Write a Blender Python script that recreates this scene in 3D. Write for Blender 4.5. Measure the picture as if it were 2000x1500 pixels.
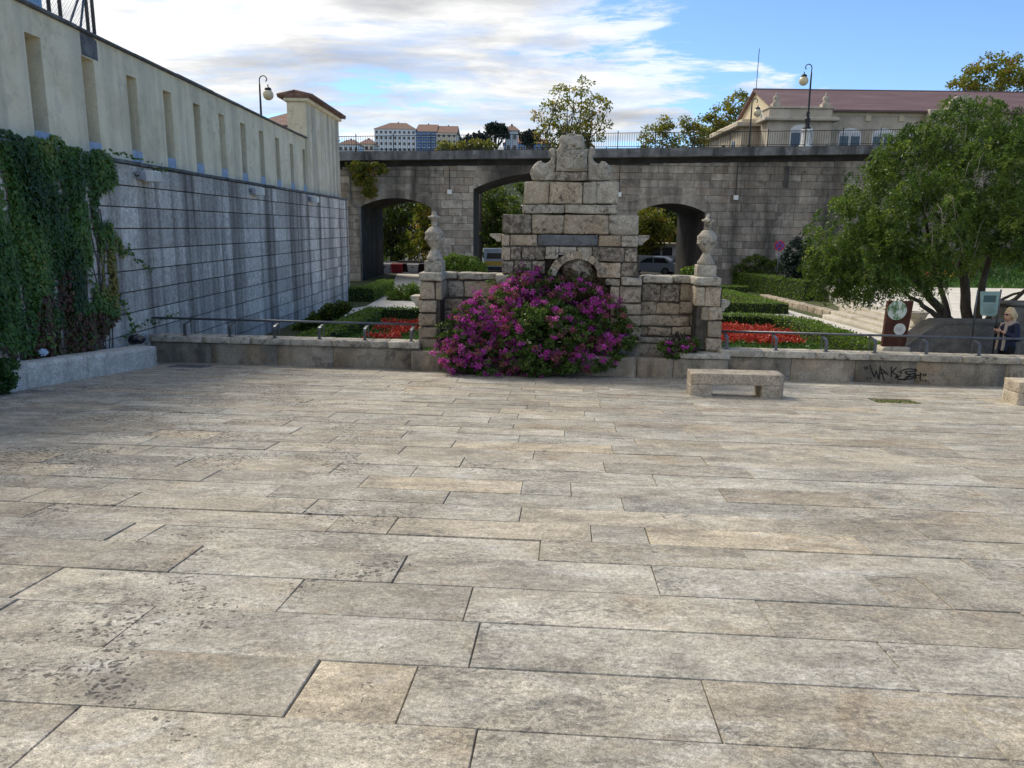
import bpy, math, random
import numpy as np
from mathutils import Matrix, Vector, noise as mnoise

# ------------------------------------------------------------------ clear
for o in list(bpy.data.objects): bpy.data.objects.remove(o)
scene = bpy.context.scene
COL = scene.collection
R = math.radians

# ------------------------------------------------------------------ camera
FPX, CAMH = 1500.0, 1.7                    # focal length in photo pixels, eye height
PITCH, ROLL = math.atan((750-445)/FPX), math.atan(.012)
CM = Matrix.Rotation(math.pi/2-PITCH, 3, 'X') @ Matrix.Rotation(ROLL, 3, 'Z')
CPOS = Vector((0, 0, CAMH))
cam = bpy.data.cameras.new('camera'); cam.sensor_width = 36; cam.lens = 36*FPX/2000
cam.clip_start = .05; cam.clip_end = 5000
camo = bpy.data.objects.new('camera', cam); COL.objects.link(camo)
camo.matrix_world = Matrix.Translation(CPOS) @ CM.to_4x4()
scene.camera = camo

# ------------------------------------------------------------------ light
SUN_AZ, SUN_EL = R(-38), R(44)             # to the left of the view, partly veiled by cloud
sd = Vector((math.sin(SUN_AZ)*math.cos(SUN_EL), math.cos(SUN_AZ)*math.cos(SUN_EL), math.sin(SUN_EL)))
sl = bpy.data.lights.new('sun', 'SUN'); sl.energy = 1.7; sl.angle = R(18); sl.color = (1, .92, .80)
so = bpy.data.objects.new('sun', sl); COL.objects.link(so)
so.rotation_euler = (-sd).to_track_quat('-Z', 'Y').to_euler()

class NG:
    """small helper around a node tree"""
    def __init__(s, t): s.t = t; t.nodes.clear()
    def n(s, typ, ins=None, **kw):
        x = s.t.nodes.new(typ)
        for k, v in kw.items(): setattr(x, k, v)
        for k, v in (ins or {}).items():
            if isinstance(v, bpy.types.NodeSocket): s.t.links.new(v, x.inputs[k])
            else: x.inputs[k].default_value = v
        return x
    def m(s, op, a, b=0.0, c=None, clamp=False):
        d = {0: a, 1: b}
        if c is not None: d[2] = c
        return s.n('ShaderNodeMath', d, operation=op, use_clamp=clamp).outputs[0]
    def noise(s, vec, scale, detail=4, rough=.5, dist=0.0):
        return s.n('ShaderNodeTexNoise', {'Vector': vec, 'Scale': scale, 'Detail': detail, 'Roughness': rough, 'Distortion': dist}).outputs[0]
    def scalev(s, vec, sc, loc=(0, 0, 0)):
        return s.n('ShaderNodeMapping', {'Vector': vec, 'Scale': sc, 'Location': loc}).outputs[0]
    def ramp(s, fac, stops, interp='LINEAR'):
        x = s.n('ShaderNodeValToRGB', {0: fac}); cr = x.color_ramp; cr.interpolation = interp
        while len(cr.elements) < len(stops): cr.elements.new(.5)
        for e, (p, c) in zip(cr.elements, stops):
            e.position = p
            e.color = (c, c, c, 1) if isinstance(c, (int, float)) else (*c, 1)
        return x.outputs[0]
    def mix(s, fac, a, b, blend='MIX'):
        x = s.n('ShaderNodeMix', data_type='RGBA', blend_type=blend)
        for i, v in ((0, fac), (6, a), (7, b)):
            if isinstance(v, bpy.types.NodeSocket): s.t.links.new(v, x.inputs[i])
            elif i == 0: x.inputs[i].default_value = v
            else: x.inputs[i].default_value = (v, v, v, 1) if isinstance(v, (int, float)) else (*v, 1)
        return x.outputs[2]
    def addv(s, a, b):
        return s.n('ShaderNodeVectorMath', {0: a, 1: b}, operation='ADD').outputs[0]

# sky: Nishita blue with streaky broken cloud, thicker towards the left
world = bpy.data.worlds.new('World'); scene.world = world; world.use_nodes = True
g = NG(world.node_tree)
sky = g.n('ShaderNodeTexSky', sky_type='NISHITA', sun_disc=False, sun_elevation=SUN_EL, sun_rotation=SUN_AZ,
          altitude=20, air_density=.85, dust_density=0.0, ozone_density=2.5).outputs[0]
tc = g.n('ShaderNodeTexCoord').outputs['Generated']
sx = g.n('ShaderNodeSeparateXYZ', {0: tc})
zz = g.m('ADD', g.m('MAXIMUM', sx.outputs[2], 0.0), .11)
pv = g.n('ShaderNodeCombineXYZ', {0: g.m('DIVIDE', sx.outputs[0], zz), 1: g.m('DIVIDE', sx.outputs[1], zz), 2: 0.0}).outputs[0]
# broad masses, streaks and puffs; the masses thin out towards the right
warp = g.n('ShaderNodeTexNoise', {'Vector': pv, 'Scale': .9, 'Detail': 4.0}).outputs['Color']
pvw = g.addv(pv, g.n('ShaderNodeVectorMath', {0: warp, 1: (.5, .35, 0)}, operation='MULTIPLY').outputs[0])
nbig = g.noise(g.scalev(pvw, (.34, .5, 1), (2.1, 5.2, 0)), 1.0, 4, .5)
nmid = g.noise(g.scalev(pvw, (.85, 1.5, 1), (3.3, 7.9, 0)), 1.1, 8, .6)
nfine = g.noise(g.scalev(pvw, (2.2, 3.4, 1), (8, 1, 0)), 1.2, 9, .65)
cov = g.m('MULTIPLY', g.m('SUBTRACT', .15, sx.outputs[0]), .6)
cov = g.m('MINIMUM', g.m('MAXIMUM', cov, -.2), .1)
dens = g.m('ADD', g.m('ADD', g.m('MULTIPLY', nbig, .5), g.m('MULTIPLY', nmid, .5)), g.m('ADD', cov, g.m('MULTIPLY', g.m('SUBTRACT', nfine, .5), .28)))
cm = g.ramp(dens, [(.485, 0), (.54, .72), (.62, 1)], 'EASE')
shade = g.m('ADD', g.m('MULTIPLY', g.noise(g.scalev(pvw, (.55, 1.0, 1), (9.1, 2.2, 0)), 1.2, 6, .55), .75), g.m('MULTIPLY', nfine, .25))
ccol = g.ramp(shade, [(.39, (2.6, 2.6, 2.7)), (.48, (3.75, 3.78, 3.82)), (.57, (5.5, 5.5, 5.45))])
skyc = g.mix(1.0, sky, (.68, .78, .9), 'MULTIPLY')
bg = g.n('ShaderNodeBackground', {0: g.mix(cm, skyc, ccol), 1: .1})
g.t.links.new(bg.outputs[0], g.n('ShaderNodeOutputWorld').inputs[0])

vs = scene.view_settings
vs.view_transform = 'Standard'; vs.look = 'None'; vs.gamma = 1; vs.use_curve_mapping = False
vs.exposure = 1.04
scene.render.engine = 'CYCLES'
scene.render.resolution_x, scene.render.resolution_y = 1024, 768

# ------------------------------------------------------------------ measuring helpers
def ray(u, v): return CM @ Vector(((u-1000)/FPX, -(v-750)/FPX, -1))
def at(u, v, Y):
    """photo direction (u, v) at a distance Y in front of the camera"""
    d = ray(u, v); return CPOS + d*(Y/d.y)
def atz(u, v, z):
    d = ray(u, v); return CPOS + d*((z-CAMH)/d.z)
def proj(p):
    q = CM.transposed() @ (Vector(p)-CPOS); return (1000+FPX*q.x/-q.z, 750-FPX*q.y/-q.z, -q.z)
YAW = R(-3.736)                            # the square and the monument are turned this much
GU, GV = Vector((math.cos(YAW), math.sin(YAW), 0)), Vector((-math.sin(YAW), math.cos(YAW), 0))
PN = Vector((.01041579, .07635353, .9970264)); PT = Vector((.06455067, .99494944, -.07686882)); PS = PT.cross(PN)
PMAT = Matrix(((PS.x, PT.x, PN.x, 0), (PS.y, PT.y, PN.y, 0), (PS.z, PT.z, PN.z, 0), (0, 0, 0, 1)))
def plaza_z(p): return -(PN.x*p.x+PN.y*p.y)/PN.z
def G3(U, V, Z): return GU*U + GV*V + Vector((0, 0, Z))
def gz(U, V): return plaza_z(GU*U+GV*V)     # height of the paving there
def gp(u, v, V):
    d = ray(u, v); k = (V-CPOS.dot(GV))/d.dot(GV); p = CPOS+d*k
    return p.dot(GU), p.z
def pl(u, v):
    d = ray(u, v); k = -CPOS.dot(PN)/d.dot(PN); p = CPOS+d*k
    return p.dot(PS), p.dot(PT)
def ground_z(Y): return -1.58-.0095*min(max(Y-16, 0), 36)

# ------------------------------------------------------------------ objects
BASE = {}
def tag(o, label=None, cat=None, group=None, kind=None):
    if label: o['label'] = label
    if cat: o['category'] = cat
    if group: o['group'] = group
    if kind: o['kind'] = kind
    return o
def thing(name, label, cat, base=(0, 0, 0), rz=0.0, group=None, gframe=False):
    """an Empty at the thing's base; its parts are built in frame coordinates and shifted by that base"""
    o = bpy.data.objects.new(name, None); COL.objects.link(o); o.empty_display_size = .1
    b = Vector(base)
    o.location = G3(*b) if gframe else b
    o.rotation_euler = (0, 0, YAW if gframe else rz)
    BASE[o.name] = b
    return tag(o, label, cat, group)
def link(name, me, parent=None, kind=None):
    o = bpy.data.objects.new(name, me); COL.objects.link(o)
    if parent is not None: o.parent = parent
    if kind: o['kind'] = kind
    return o

def base_of(p):
    while p is not None:
        if p.name in BASE: return BASE[p.name]
        p = p.parent
    return Vector((0, 0, 0))

class MB:
    def __init__(s): s.v = []; s.f = []
    def add(s, vs_, fs):
        k = len(s.v); s.v += [tuple(x) for x in vs_]; s.f += [tuple(i+k for i in f) for f in fs]; return s
    def box(s, a, b):
        x0, y0, z0 = a; x1, y1, z1 = b
        return s.add([(x0, y0, z0), (x1, y0, z0), (x1, y1, z0), (x0, y1, z0), (x0, y0, z1), (x1, y0, z1), (x1, y1, z1), (x0, y1, z1)],
                     [(0, 3, 2, 1), (4, 5, 6, 7), (0, 1, 5, 4), (1, 2, 6, 5), (2, 3, 7, 6), (3, 0, 4, 7)])
    def cbox(s, a, b, c=.01, j=0.0, rng=random):
        """box with chamfered edges, corners shifted by up to j"""
        lo, hi = a, b; idx = {}; vs_ = []
        for sx_ in (0, 1):
            for sy in (0, 1):
                for sz in (0, 1):
                    base = [(lo, hi)[q][k] for k, q in enumerate((sx_, sy, sz))]
                    base = [q + rng.uniform(-j, j) if j else q for q in base]
                    for ax in range(3):
                        p = list(base)
                        for k, q in enumerate((sx_, sy, sz)):
                            if k != ax: p[k] += c if q == 0 else -c
                        idx[(sx_, sy, sz, ax)] = len(vs_); vs_.append(p)
        fs = []
        for ax in range(3):
            o1, o2 = [k for k in range(3) if k != ax]
            for sd_ in (0, 1):
                q = []
                for a1, a2 in ((0, 0), (1, 0), (1, 1), (0, 1)):
                    cc = [0, 0, 0]; cc[ax] = sd_; cc[o1] = a1; cc[o2] = a2
                    q.append(idx[(*cc, ax)])
                flip = (ax == 1) ^ (sd_ == 0)
                fs.append(q[::-1] if flip else q)
        for ax in range(3):               # edges along axis ax
            o1, o2 = [k for k in range(3) if k != ax]
            for a1 in (0, 1):
                for a2 in (0, 1):
                    c0 = [0, 0, 0]; c1 = [0, 0, 0]; c1[ax] = 1
                    c0[o1] = c1[o1] = a1; c0[o2] = c1[o2] = a2
                    q = [idx[(*c0, o1)], idx[(*c1, o1)], idx[(*c1, o2)], idx[(*c0, o2)]]
                    fs.append(q)
        for sx_ in (0, 1):
            for sy in (0, 1):
                for sz in (0, 1):
                    fs.append([idx[(sx_, sy, sz, k)] for k in range(3)])
        return s.add(vs_, fs)
    def rstone(s, a, b, r=.03, amp=.012, n=5, seed=0.0, fr=3.0):
        """worn block: rounded edges, uneven faces"""
        lo, hi = Vector(a), Vector(b); ctr = (lo+hi)/2; half = (hi-lo)/2
        r = min(r, .45*min(half)); V = {}; fs = []; vs_ = []
        def vid(i, j, k):
            key = (i, j, k)
            if key not in V:
                q = Vector([math.copysign(1-(1-abs(2*t/n-1))**1.6, 2*t/n-1) if n > 2 else 2*t/n-1 for t in (i, j, k)])
                p = Vector([q[m]*half[m] for m in range(3)])
                inn = Vector([max(-half[m]+r, min(half[m]-r, p[m])) for m in range(3)])
                d = p-inn
                if d.length > 1e-6: p = inn + d.normalized()*r
                w = ctr+p
                dn = Vector([mnoise.noise((w*fr)+Vector((seed*7.1+m*19.3, seed*3.3, 5.5*m))) for m in range(3)])
                dn2 = Vector([mnoise.noise((w*fr*3.7)+Vector((seed*2.1+m*9.3, seed*8.3, 3.5*m))) for m in range(3)])
                V[key] = len(vs_); vs_.append(w + dn*amp + dn2*amp*.5)
            return V[key]
        for ax in range(3):
            for side in (0, n):
                for i in range(n):
                    for j in range(n):
                        def mk(a_, b_):
                            c = [0, 0, 0]; c[ax] = side; c[(ax+1) % 3] = a_; c[(ax+2) % 3] = b_; return vid(*c)
                        q = [mk(i, j), mk(i+1, j), mk(i+1, j+1), mk(i, j+1)]
                        fs.append(q if side == n else q[::-1])
        return s.add(vs_, fs)
    def prism(s, poly, y0, y1, ax='Y'):
        """polygon in X-Z (or X-Y for ax Z, Y-Z for ax X) extruded"""
        n = len(poly)
        P = {'Y': lambda p, t: (p[0], t, p[1]), 'Z': lambda p, t: (p[0], p[1], t), 'X': lambda p, t: (t, p[0], p[1])}[ax]
        return s.add([P(p, y0) for p in poly]+[P(p, y1) for p in poly],
                     [tuple(range(n)), tuple(range(2*n-1, n-1, -1))]+[((i+1) % n, i, n+i, n+(i+1) % n) for i in range(n)])
    def tube(s, pts, r, seg=8, cap=True):
        pts = [Vector(p) for p in pts]; n = len(pts)
        rr = r if isinstance(r, (list, tuple)) else [r]*n
        t0 = (pts[1]-pts[0]).normalized()
        up = Vector((0, 0, 1)) if abs(t0.z) < .9 else Vector((1, 0, 0))
        u = t0.cross(up).normalized(); vs_ = []
        for i, p in enumerate(pts):
            t = ((pts[min(i+1, n-1)]-pts[max(i-1, 0)])).normalized()
            u = (u - t*u.dot(t)).normalized(); w = t.cross(u)
            ri = rr[i]; ra, rb = ri if isinstance(ri, (list, tuple)) else (ri, ri)
            for k in range(seg):
                a = 2*math.pi*k/seg; vs_.append(p+u*(math.cos(a)*ra)+w*(math.sin(a)*rb))
        fs = [(i*seg+k, i*seg+(k+1) % seg, (i+1)*seg+(k+1) % seg, (i+1)*seg+k) for i in range(n-1) for k in range(seg)]
        if cap: fs += [tuple(range(seg-1, -1, -1)), tuple(range((n-1)*seg, n*seg))]
        return s.add(vs_, fs)
    def lathe(s, prof, c=(0, 0, 0), seg=20):
        vs_ = []; fs = []; n = len(prof)
        for r, z in prof:
            for k in range(seg):
                a = 2*math.pi*k/seg; vs_.append((c[0]+r*math.cos(a), c[1]+r*math.sin(a), c[2]+z))
        for i in range(n-1):
            for k in range(seg): fs.append((i*seg+k, i*seg+(k+1) % seg, (i+1)*seg+(k+1) % seg, (i+1)*seg+k))
        fs += [tuple(range(seg-1, -1, -1)), tuple(range((n-1)*seg, n*seg))]
        return s.add(vs_, fs)
    def ball(s, c, r, seg=16, rings=10):
        r3 = r if isinstance(r, (list, tuple)) else (r, r, r)
        vs_ = []; fs = []
        for i in range(rings+1):
            th = math.pi*i/rings
            for k in range(seg):
                a = 2*math.pi*k/seg
                vs_.append((c[0]+r3[0]*math.sin(th)*math.cos(a), c[1]+r3[1]*math.sin(th)*math.sin(a), c[2]-r3[2]*math.cos(th)))
        for i in range(rings):
            for k in range(seg): fs.append((i*seg+k, i*seg+(k+1) % seg, (i+1)*seg+(k+1) % seg, (i+1)*seg+k))
        return s.add(vs_, fs)
    def quad(s, a, b, c, d): return s.add([a, b, c, d], [(0, 1, 2, 3)])
    def mesh(s, name, m, off=Vector((0, 0, 0)), smooth=False):
        me = bpy.data.meshes.new(name)
        me.from_pydata([(x-off.x, y-off.y, z-off.z) for x, y, z in s.v], [], s.f)
        if m: me.materials.append(m)
        if smooth: me.polygons.foreach_set('use_smooth', [True]*len(me.polygons))
        me.update(); return me
    def build(s, name, m, parent=None, smooth=False, kind=None):
        off = base_of(parent)
        return link(name, s.mesh(name, m, off, smooth), parent, kind)

def fixn(o):
    """recompute outward normals of a closed mesh"""
    import bmesh
    bm = bmesh.new(); bm.from_mesh(o.data); bmesh.ops.recalc_face_normals(bm, faces=bm.faces[:]); bm.to_mesh(o.data); bm.free(); return o

def quads(name, V, m, parent=None, tint=None, kind='stuff'):
    """many loose leaf faces in one mesh; V is (n,4,3)"""
    n = len(V); me = bpy.data.meshes.new(name)
    off = base_of(parent)
    co = (V-np.array(off)[None, None, :]).reshape(-1).astype(np.float32)
    me.vertices.add(4*n); me.vertices.foreach_set('co', co)
    me.loops.add(4*n); me.loops.foreach_set('vertex_index', np.arange(4*n, dtype=np.int32))
    me.polygons.add(n); me.polygons.foreach_set('loop_start', np.arange(0, 4*n, 4, dtype=np.int32))
    me.update(calc_edges=True)
    if tint is not None:
        at_ = me.attributes.new('tint', 'FLOAT', 'FACE'); at_.data.foreach_set('value', np.asarray(tint, np.float32))
    me.materials.append(m)
    return link(name, me, parent, kind)
def leafquads(P, D, L, W, rng, bend=.0):
    """diamond leaves centred at P pointing along D"""
    n = len(P); D = D/np.maximum(np.linalg.norm(D, axis=1, keepdims=True), 1e-6)
    S = np.cross(D, rng.normal(size=(n, 3))); S /= np.maximum(np.linalg.norm(S, axis=1, keepdims=True), 1e-6)
    L = np.broadcast_to(np.asarray(L, float).reshape(-1, 1), (n, 1)); W = np.broadcast_to(np.asarray(W, float).reshape(-1, 1), (n, 1))
    return np.stack([P-D*L/2, P+S*W/2-D*L*.08, P+D*L/2, P-S*W/2-D*L*.08], 1)

# ------------------------------------------------------------------ materials
def newmat(name):
    m = bpy.data.materials.new(name); m.use_nodes = True; return m, NG(m.node_tree)
def finish(g, col, rough=.8, bump=None, bs=.3, bd=.02, metal=0.0, spec=.3, **kw):
    ins = {'Base Color': col if isinstance(col, bpy.types.NodeSocket) else (*col, 1), 'Roughness': rough, 'Metallic': metal, 'Specular IOR Level': spec}
    ins.update(kw)
    if bump is not None:
        ins['Normal'] = g.n('ShaderNodeBump', {'Strength': bs, 'Distance': bd, 'Height': bump}).outputs[0]
    p = g.n('ShaderNodeBsdfPrincipled', ins)
    g.t.links.new(p.outputs[0], g.n('ShaderNodeOutputMaterial').inputs[0]); return p
def plain(name, col, rough=.6, var=.15, scale=6, metal=0.0, spec=.4, **kw):
    """paint, metal or plastic with a little uneven wear"""
    m, g = newmat(name); pos = g.n('ShaderNodeNewGeometry').outputs['Position']
    n1 = g.noise(pos, scale, 5, .6)
    c = g.mix(1.0, g.ramp(n1, [(.3, 1-var), (.7, 1+var*.6)]), col, 'MULTIPLY')
    finish(g, c, rough, n1, .08, .01, metal, spec, **kw); return m
def stone(name, lo, mid, hi, sc=2.5, lichen=.0, lcol=(.03, .03, .028), lsc=9, streak=0.0, scol=(.05, .05, .05), vary=.16, grain=.25, bump=.5, bd=.01, rough=.88,
          patch=0.0, pcol=(.3, .22, .13), stretch=(1, 1, 1), ssc=(2.2, 2.2, .16), lmask=(.42, .6)):
    m, g = newmat(name)
    pos = g.n('ShaderNodeNewGeometry').outputs['Position']
    rnd = g.n('ShaderNodeObjectInfo').outputs['Random']
    rv = g.n('ShaderNodeCombineXYZ', {0: g.m('MULTIPLY', rnd, 37.0), 1: g.m('MULTIPLY', rnd, 91.0), 2: g.m('MULTIPLY', rnd, 53.0)}).outputs[0]
    po = g.addv(g.scalev(pos, stretch), rv)
    n1 = g.noise(po, sc, 7, .62, .4)
    col = g.ramp(n1, [(.3, lo), (.5, mid), (.68, hi)])
    if patch:
        col = g.mix(g.m('MULTIPLY', g.ramp(g.noise(po, sc*.45, 4, .55), [(.5, 0), (.66, 1)]), patch), col, pcol)
    fine = g.noise(pos, 95, 3, .7); fine2 = g.noise(pos, 28, 4, .65)
    col = g.mix(1.0, col, g.ramp(fine, [(.3, 1-grain), (.7, 1+grain)]), 'MULTIPLY')
    col = g.mix(1.0, col, g.ramp(fine2, [(.32, 1-grain*.6), (.68, 1+grain*.5)]), 'MULTIPLY')
    col = g.mix(1.0, col, g.ramp(rnd, [(0, 1-vary), (1, 1+vary)]), 'MULTIPLY')
    if lichen:
        lm = g.ramp(g.noise(pos, lsc, 6, .72), [(.52, 0), (.6, 1)])
        mk = g.ramp(g.noise(po, lsc*.13, 3, .5), [(lmask[0], 0), (lmask[1], 1)])
        col = g.mix(g.m('MULTIPLY', g.m('MULTIPLY', lm, mk), lichen), col, lcol)
    if streak:
        st = g.noise(g.scalev(pos, ssc), 1.0, 6, .62, .2)
        col = g.mix(g.m('MULTIPLY', g.ramp(st, [(.47, 0), (.63, 1)]), streak), col, scol)
    h = g.m('ADD', g.m('MULTIPLY', n1, 1.2), g.m('MULTIPLY', fine2, .7))
    finish(g, col, rough, g.m('ADD', h, g.m('MULTIPLY', fine, .35)), bump, bd, 0, .25); return m
def leafmat(name, stops, trans=.35, rough=.45, spec=.35):
    m, g = newmat(name)
    t = g.n('ShaderNodeAttribute', attribute_name='tint').outputs['Fac']
    c = g.ramp(t, stops)
    p = g.n('ShaderNodeBsdfPrincipled', {'Base Color': c, 'Roughness': rough, 'Specular IOR Level': spec})
    tr = g.n('ShaderNodeBsdfTranslucent', {'Color': g.mix(1.0, c, (1.25, 1.3, .7), 'MULTIPLY')})
    mx = g.n('ShaderNodeMixShader', {0: trans, 1: p.outputs[0], 2: tr.outputs[0]})
    g.t.links.new(mx.outputs[0], g.n('ShaderNodeOutputMaterial').inputs[0]); return m

M = {}
# paving granite: pale grey-beige slabs, ochre ones among them, black lichen spots
def slab_mat():
    m, g = newmat('paving_granite')
    pos = g.n('ShaderNodeNewGeometry').outputs['Position']
    rnd = g.n('ShaderNodeObjectInfo').outputs['Random']
    a = g.n('ShaderNodeAttribute', attribute_name='tint').outputs['Fac']
    rnd = g.m('FRACT', g.m('ADD', rnd, a))
    rv = g.n('ShaderNodeCombineXYZ', {0: g.m('MULTIPLY', rnd, 61.0), 1: g.m('MULTIPLY', rnd, 113.0), 2: 0.0}).outputs[0]
    po = g.addv(g.scalev(pos, (.62, 1.15, 1)), rv)
    n1 = g.noise(po, 1.9, 9, .68, .7)
    col = g.ramp(n1, [(.3, (.265, .242, .203)), (.43, (.385, .356, .297)), (.54, (.465, .433, .365)), (.68, (.57, .535, .458))])
    warm = g.ramp(rnd, [(0, (.98, 1.0, 1.0)), (.3, (1, .99, .96)), (.6, (1.02, .985, .93)), (.85, (1.03, .975, .89)), (.95, (1.07, .975, .83)), (1, (1.0, .94, .88))])
    col = g.mix(1.0, col, warm, 'MULTIPLY')
    r2 = g.m('FRACT', g.m('MULTIPLY', rnd, 7.31))
    col = g.mix(1.0, col, g.ramp(r2, [(0, .84), (1, 1.12)]), 'MULTIPLY')
    och = g.ramp(g.noise(g.addv(pos, rv), 1.0, 6, .62, .6), [(.56, 0), (.72, .55)])
    col = g.mix(och, col, (.36, .26, .15))
    brn = g.ramp(g.noise(g.addv(g.scalev(pos, (.4, 1.3, 1)), rv), 2.3, 7, .66, .5), [(.5, 0), (.7, .4)])
    col = g.mix(brn, col, (.27, .215, .16))
    # scrubbed pale scars and grey dirt, both finely broken up
    dirt = g.ramp(g.noise(g.addv(g.scalev(pos, (.8, 1.3, 1)), rv), 1.3, 10, .8, .6), [(.5, 0), (.68, .6)])
    col = g.mix(dirt, col, (.135, .13, .12))
    pale = g.ramp(g.noise(g.scalev(pos, (.6, 1.4, 1), (4, 9, 0)), 2.4, 10, .8, .8), [(.53, 0), (.66, .65)])
    col = g.mix(pale, col, (.58, .565, .52))
    broad = g.ramp(g.noise(pos, .55, 8, .66, .6), [(.48, 0), (.68, .34)])
    col = g.mix(broad, col, (.215, .195, .165))
    # centimetre-scale mottling and crusty grey-black scurf
    mid = g.noise(g.scalev(pos, (.75, 1.2, 1)), 7.5, 13, .8, .7)
    col = g.mix(1.0, col, g.ramp(mid, [(.36, .66), (.5, 1.0), (.64, 1.22)]), 'MULTIPLY')
    sm = g.ramp(g.noise(g.addv(g.scalev(pos, (.7, 1.1, 1)), rv), 1.5, 6, .65, .6), [(.46, 0), (.6, 1)])
    sc_ = g.ramp(g.noise(g.scalev(pos, (.8, 1.3, 1)), 22, 9, .82, .8), [(.48, 0), (.58, 1)])
    col = g.mix(g.m('MULTIPLY', g.m('MULTIPLY', sm, sc_), .8), col, (.105, .1, .092))
    yl = g.ramp(g.noise(g.scalev(pos, (1, 1, 1), (7, 3, 1)), 2.2, 8, .75, .8), [(.52, 0), (.66, .25)])
    col = g.mix(yl, col, (.43, .37, .24))
    # black lichen: round-ish spots, gathered in patches, more to the left
    vo = g.n('ShaderNodeTexVoronoi', {'Vector': g.addv(pos, g.n('ShaderNodeVectorMath', {0: g.n('ShaderNodeTexNoise', {'Vector': pos, 'Scale': 18.0, 'Detail': 4.0}).outputs['Color'], 1: (.13, .13, .13)}, operation='MULTIPLY').outputs[0]), 'Scale': 24.0}).outputs['Distance']
    sx_ = g.n('ShaderNodeSeparateXYZ', {0: pos})
    left = g.m('MULTIPLY', g.m('MINIMUM', g.m('MAXIMUM', g.m('MULTIPLY', sx_.outputs[0], -.04), -.07), .12), 1.0)
    msk = g.ramp(g.m('ADD', g.noise(pos, .95, 5, .62, .5), left), [(.56, 0), (.68, 1)])
    spot = g.ramp(g.m('SUBTRACT', vo, g.m('MULTIPLY', msk, .27)), [(.03, 1), (.18, 0)])
    spot = g.m('MULTIPLY', spot, g.ramp(msk, [(.05, 0), (.3, 1)]))
    col = g.mix(g.m('MULTIPLY', spot, .8), col, (.03, .028, .026))
    fine = g.noise(pos, 150, 3, .75); fine2 = g.noise(pos, 42, 5, .72)
    col = g.mix(1.0, col, g.ramp(fine, [(.34, .57), (.66, 1.4)]), 'MULTIPLY')
    col = g.mix(1.0, col, g.ramp(fine2, [(.34, .64), (.66, 1.28)]), 'MULTIPLY')
    h = g.m('ADD', g.m('MULTIPLY', n1, .5), g.m('ADD', g.m('MULTIPLY', fine2, .8), g.m('MULTIPLY', fine, .4)))
    finish(g, col, .78, h, .5, .006, 0, .3); return m
M['slab'] = slab_mat()
M['joint'] = stone('joint_dirt', (.09, .08, .065), (.15, .135, .11), (.23, .21, .17), 9, bump=.3)
M['granite'] = stone('grey_granite', (.47, .43, .38), (.67, .62, .555), (.8, .75, .68), 9, lichen=.5, lsc=7, lcol=(.27, .245, .22), streak=.75, scol=(.085, .076, .068), vary=.22, grain=.5, bump=1, bd=.03, ssc=(2.0, 1.5, .06))
M['ledge'] = stone('ledge_granite', (.47, .43, .365), (.6, .555, .475), (.7, .655, .575), 4, lichen=.45, lsc=7, lcol=(.22, .2, .17), streak=.25, scol=(.2, .185, .16), vary=.06, grain=.5)
M['bench'] = stone('bench_granite', (.33, .275, .21), (.45, .385, .295), (.55, .48, .375), 4, lichen=.5, lsc=9, lcol=(.12, .1, .08), vary=.05, grain=.5, bump=.8, bd=.015)
M['parapet'] = stone('parapet_stone', (.21, .185, .145), (.33, .29, .225), (.43, .38, .30), 1.8, lichen=.7, lsc=4, lcol=(.09, .084, .072), streak=.7, scol=(.08, .075, .066), vary=.2, grain=.36, patch=.5, pcol=(.38, .26, .15), ssc=(1.4, 1.4, .3), lmask=(.36, .58))
M['cap'] = stone('cap_stone', (.27, .245, .2), (.40, .365, .30), (.53, .49, .41), 4, lichen=.85, lsc=8, lcol=(.085, .08, .07), vary=.16, grain=.38, lmask=(.36, .56))
M['mon'] = stone('warm_old_stone', (.27, .218, .16), (.42, .35, .26), (.54, .465, .36), 3.4, lichen=.85, lsc=11, lcol=(.06, .053, .046), vary=.16, grain=.44, bump=1, bd=.025, patch=.35, pcol=(.45, .31, .19), lmask=(.38, .58))
M['monpale'] = stone('pale_old_stone', (.29, .26, .21), (.43, .39, .32), (.56, .515, .435), 4, lichen=.88, lsc=12, lcol=(.06, .056, .05), vary=.1, grain=.42, bump=1, bd=.025, lmask=(.38, .58))
M['mondark'] = stone('blackened_stone', (.10, .086, .07), (.28, .24, .19), (.5, .44, .36), 10, lichen=.9, lsc=13, lcol=(.045, .04, .035), vary=.2, grain=.5, bump=1, bd=.03, lmask=(.36, .56))
M['slate'] = stone('slate_grey_stone', (.1, .105, .115), (.15, .155, .165), (.2, .205, .215), 3, lichen=.4, lsc=8, vary=.05, grain=.2)
M['mortar'] = stone('dark_mortar', (.05, .045, .038), (.085, .075, .062), (.12, .105, .085), 8)  # dark brown mortar, its own colour
M['via'] = stone('viaduct_ashlar', (.25, .215, .175), (.37, .325, .27), (.49, .44, .37), 1.8, lichen=.55, lsc=1.4, lcol=(.09, .082, .073), streak=.85, scol=(.045, .041, .038), vary=.24, grain=.28, bump=.9, bd=.04, patch=.45, pcol=(.38, .27, .19), ssc=(.3, .3, .035))
M['viasmooth'] = stone('viaduct_shade_soot', (.04, .037, .034), (.062, .058, .053), (.1, .093, .083), .8, lichen=.4, lsc=1.6, streak=.8, scol=(.03, .028, .027), vary=.05, grain=.2, bump=.5, ssc=(.5, .5, .05))  # soot-dark stone, with the shade inside the arches put into its colour
M['deck'] = stone('deck_concrete', (.1, .1, .1), (.17, .17, .17), (.27, .27, .27), 1.2, lichen=.5, lsc=2, streak=.9, scol=(.04, .04, .04), vary=.05, ssc=(.9, .9, .15))
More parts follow.
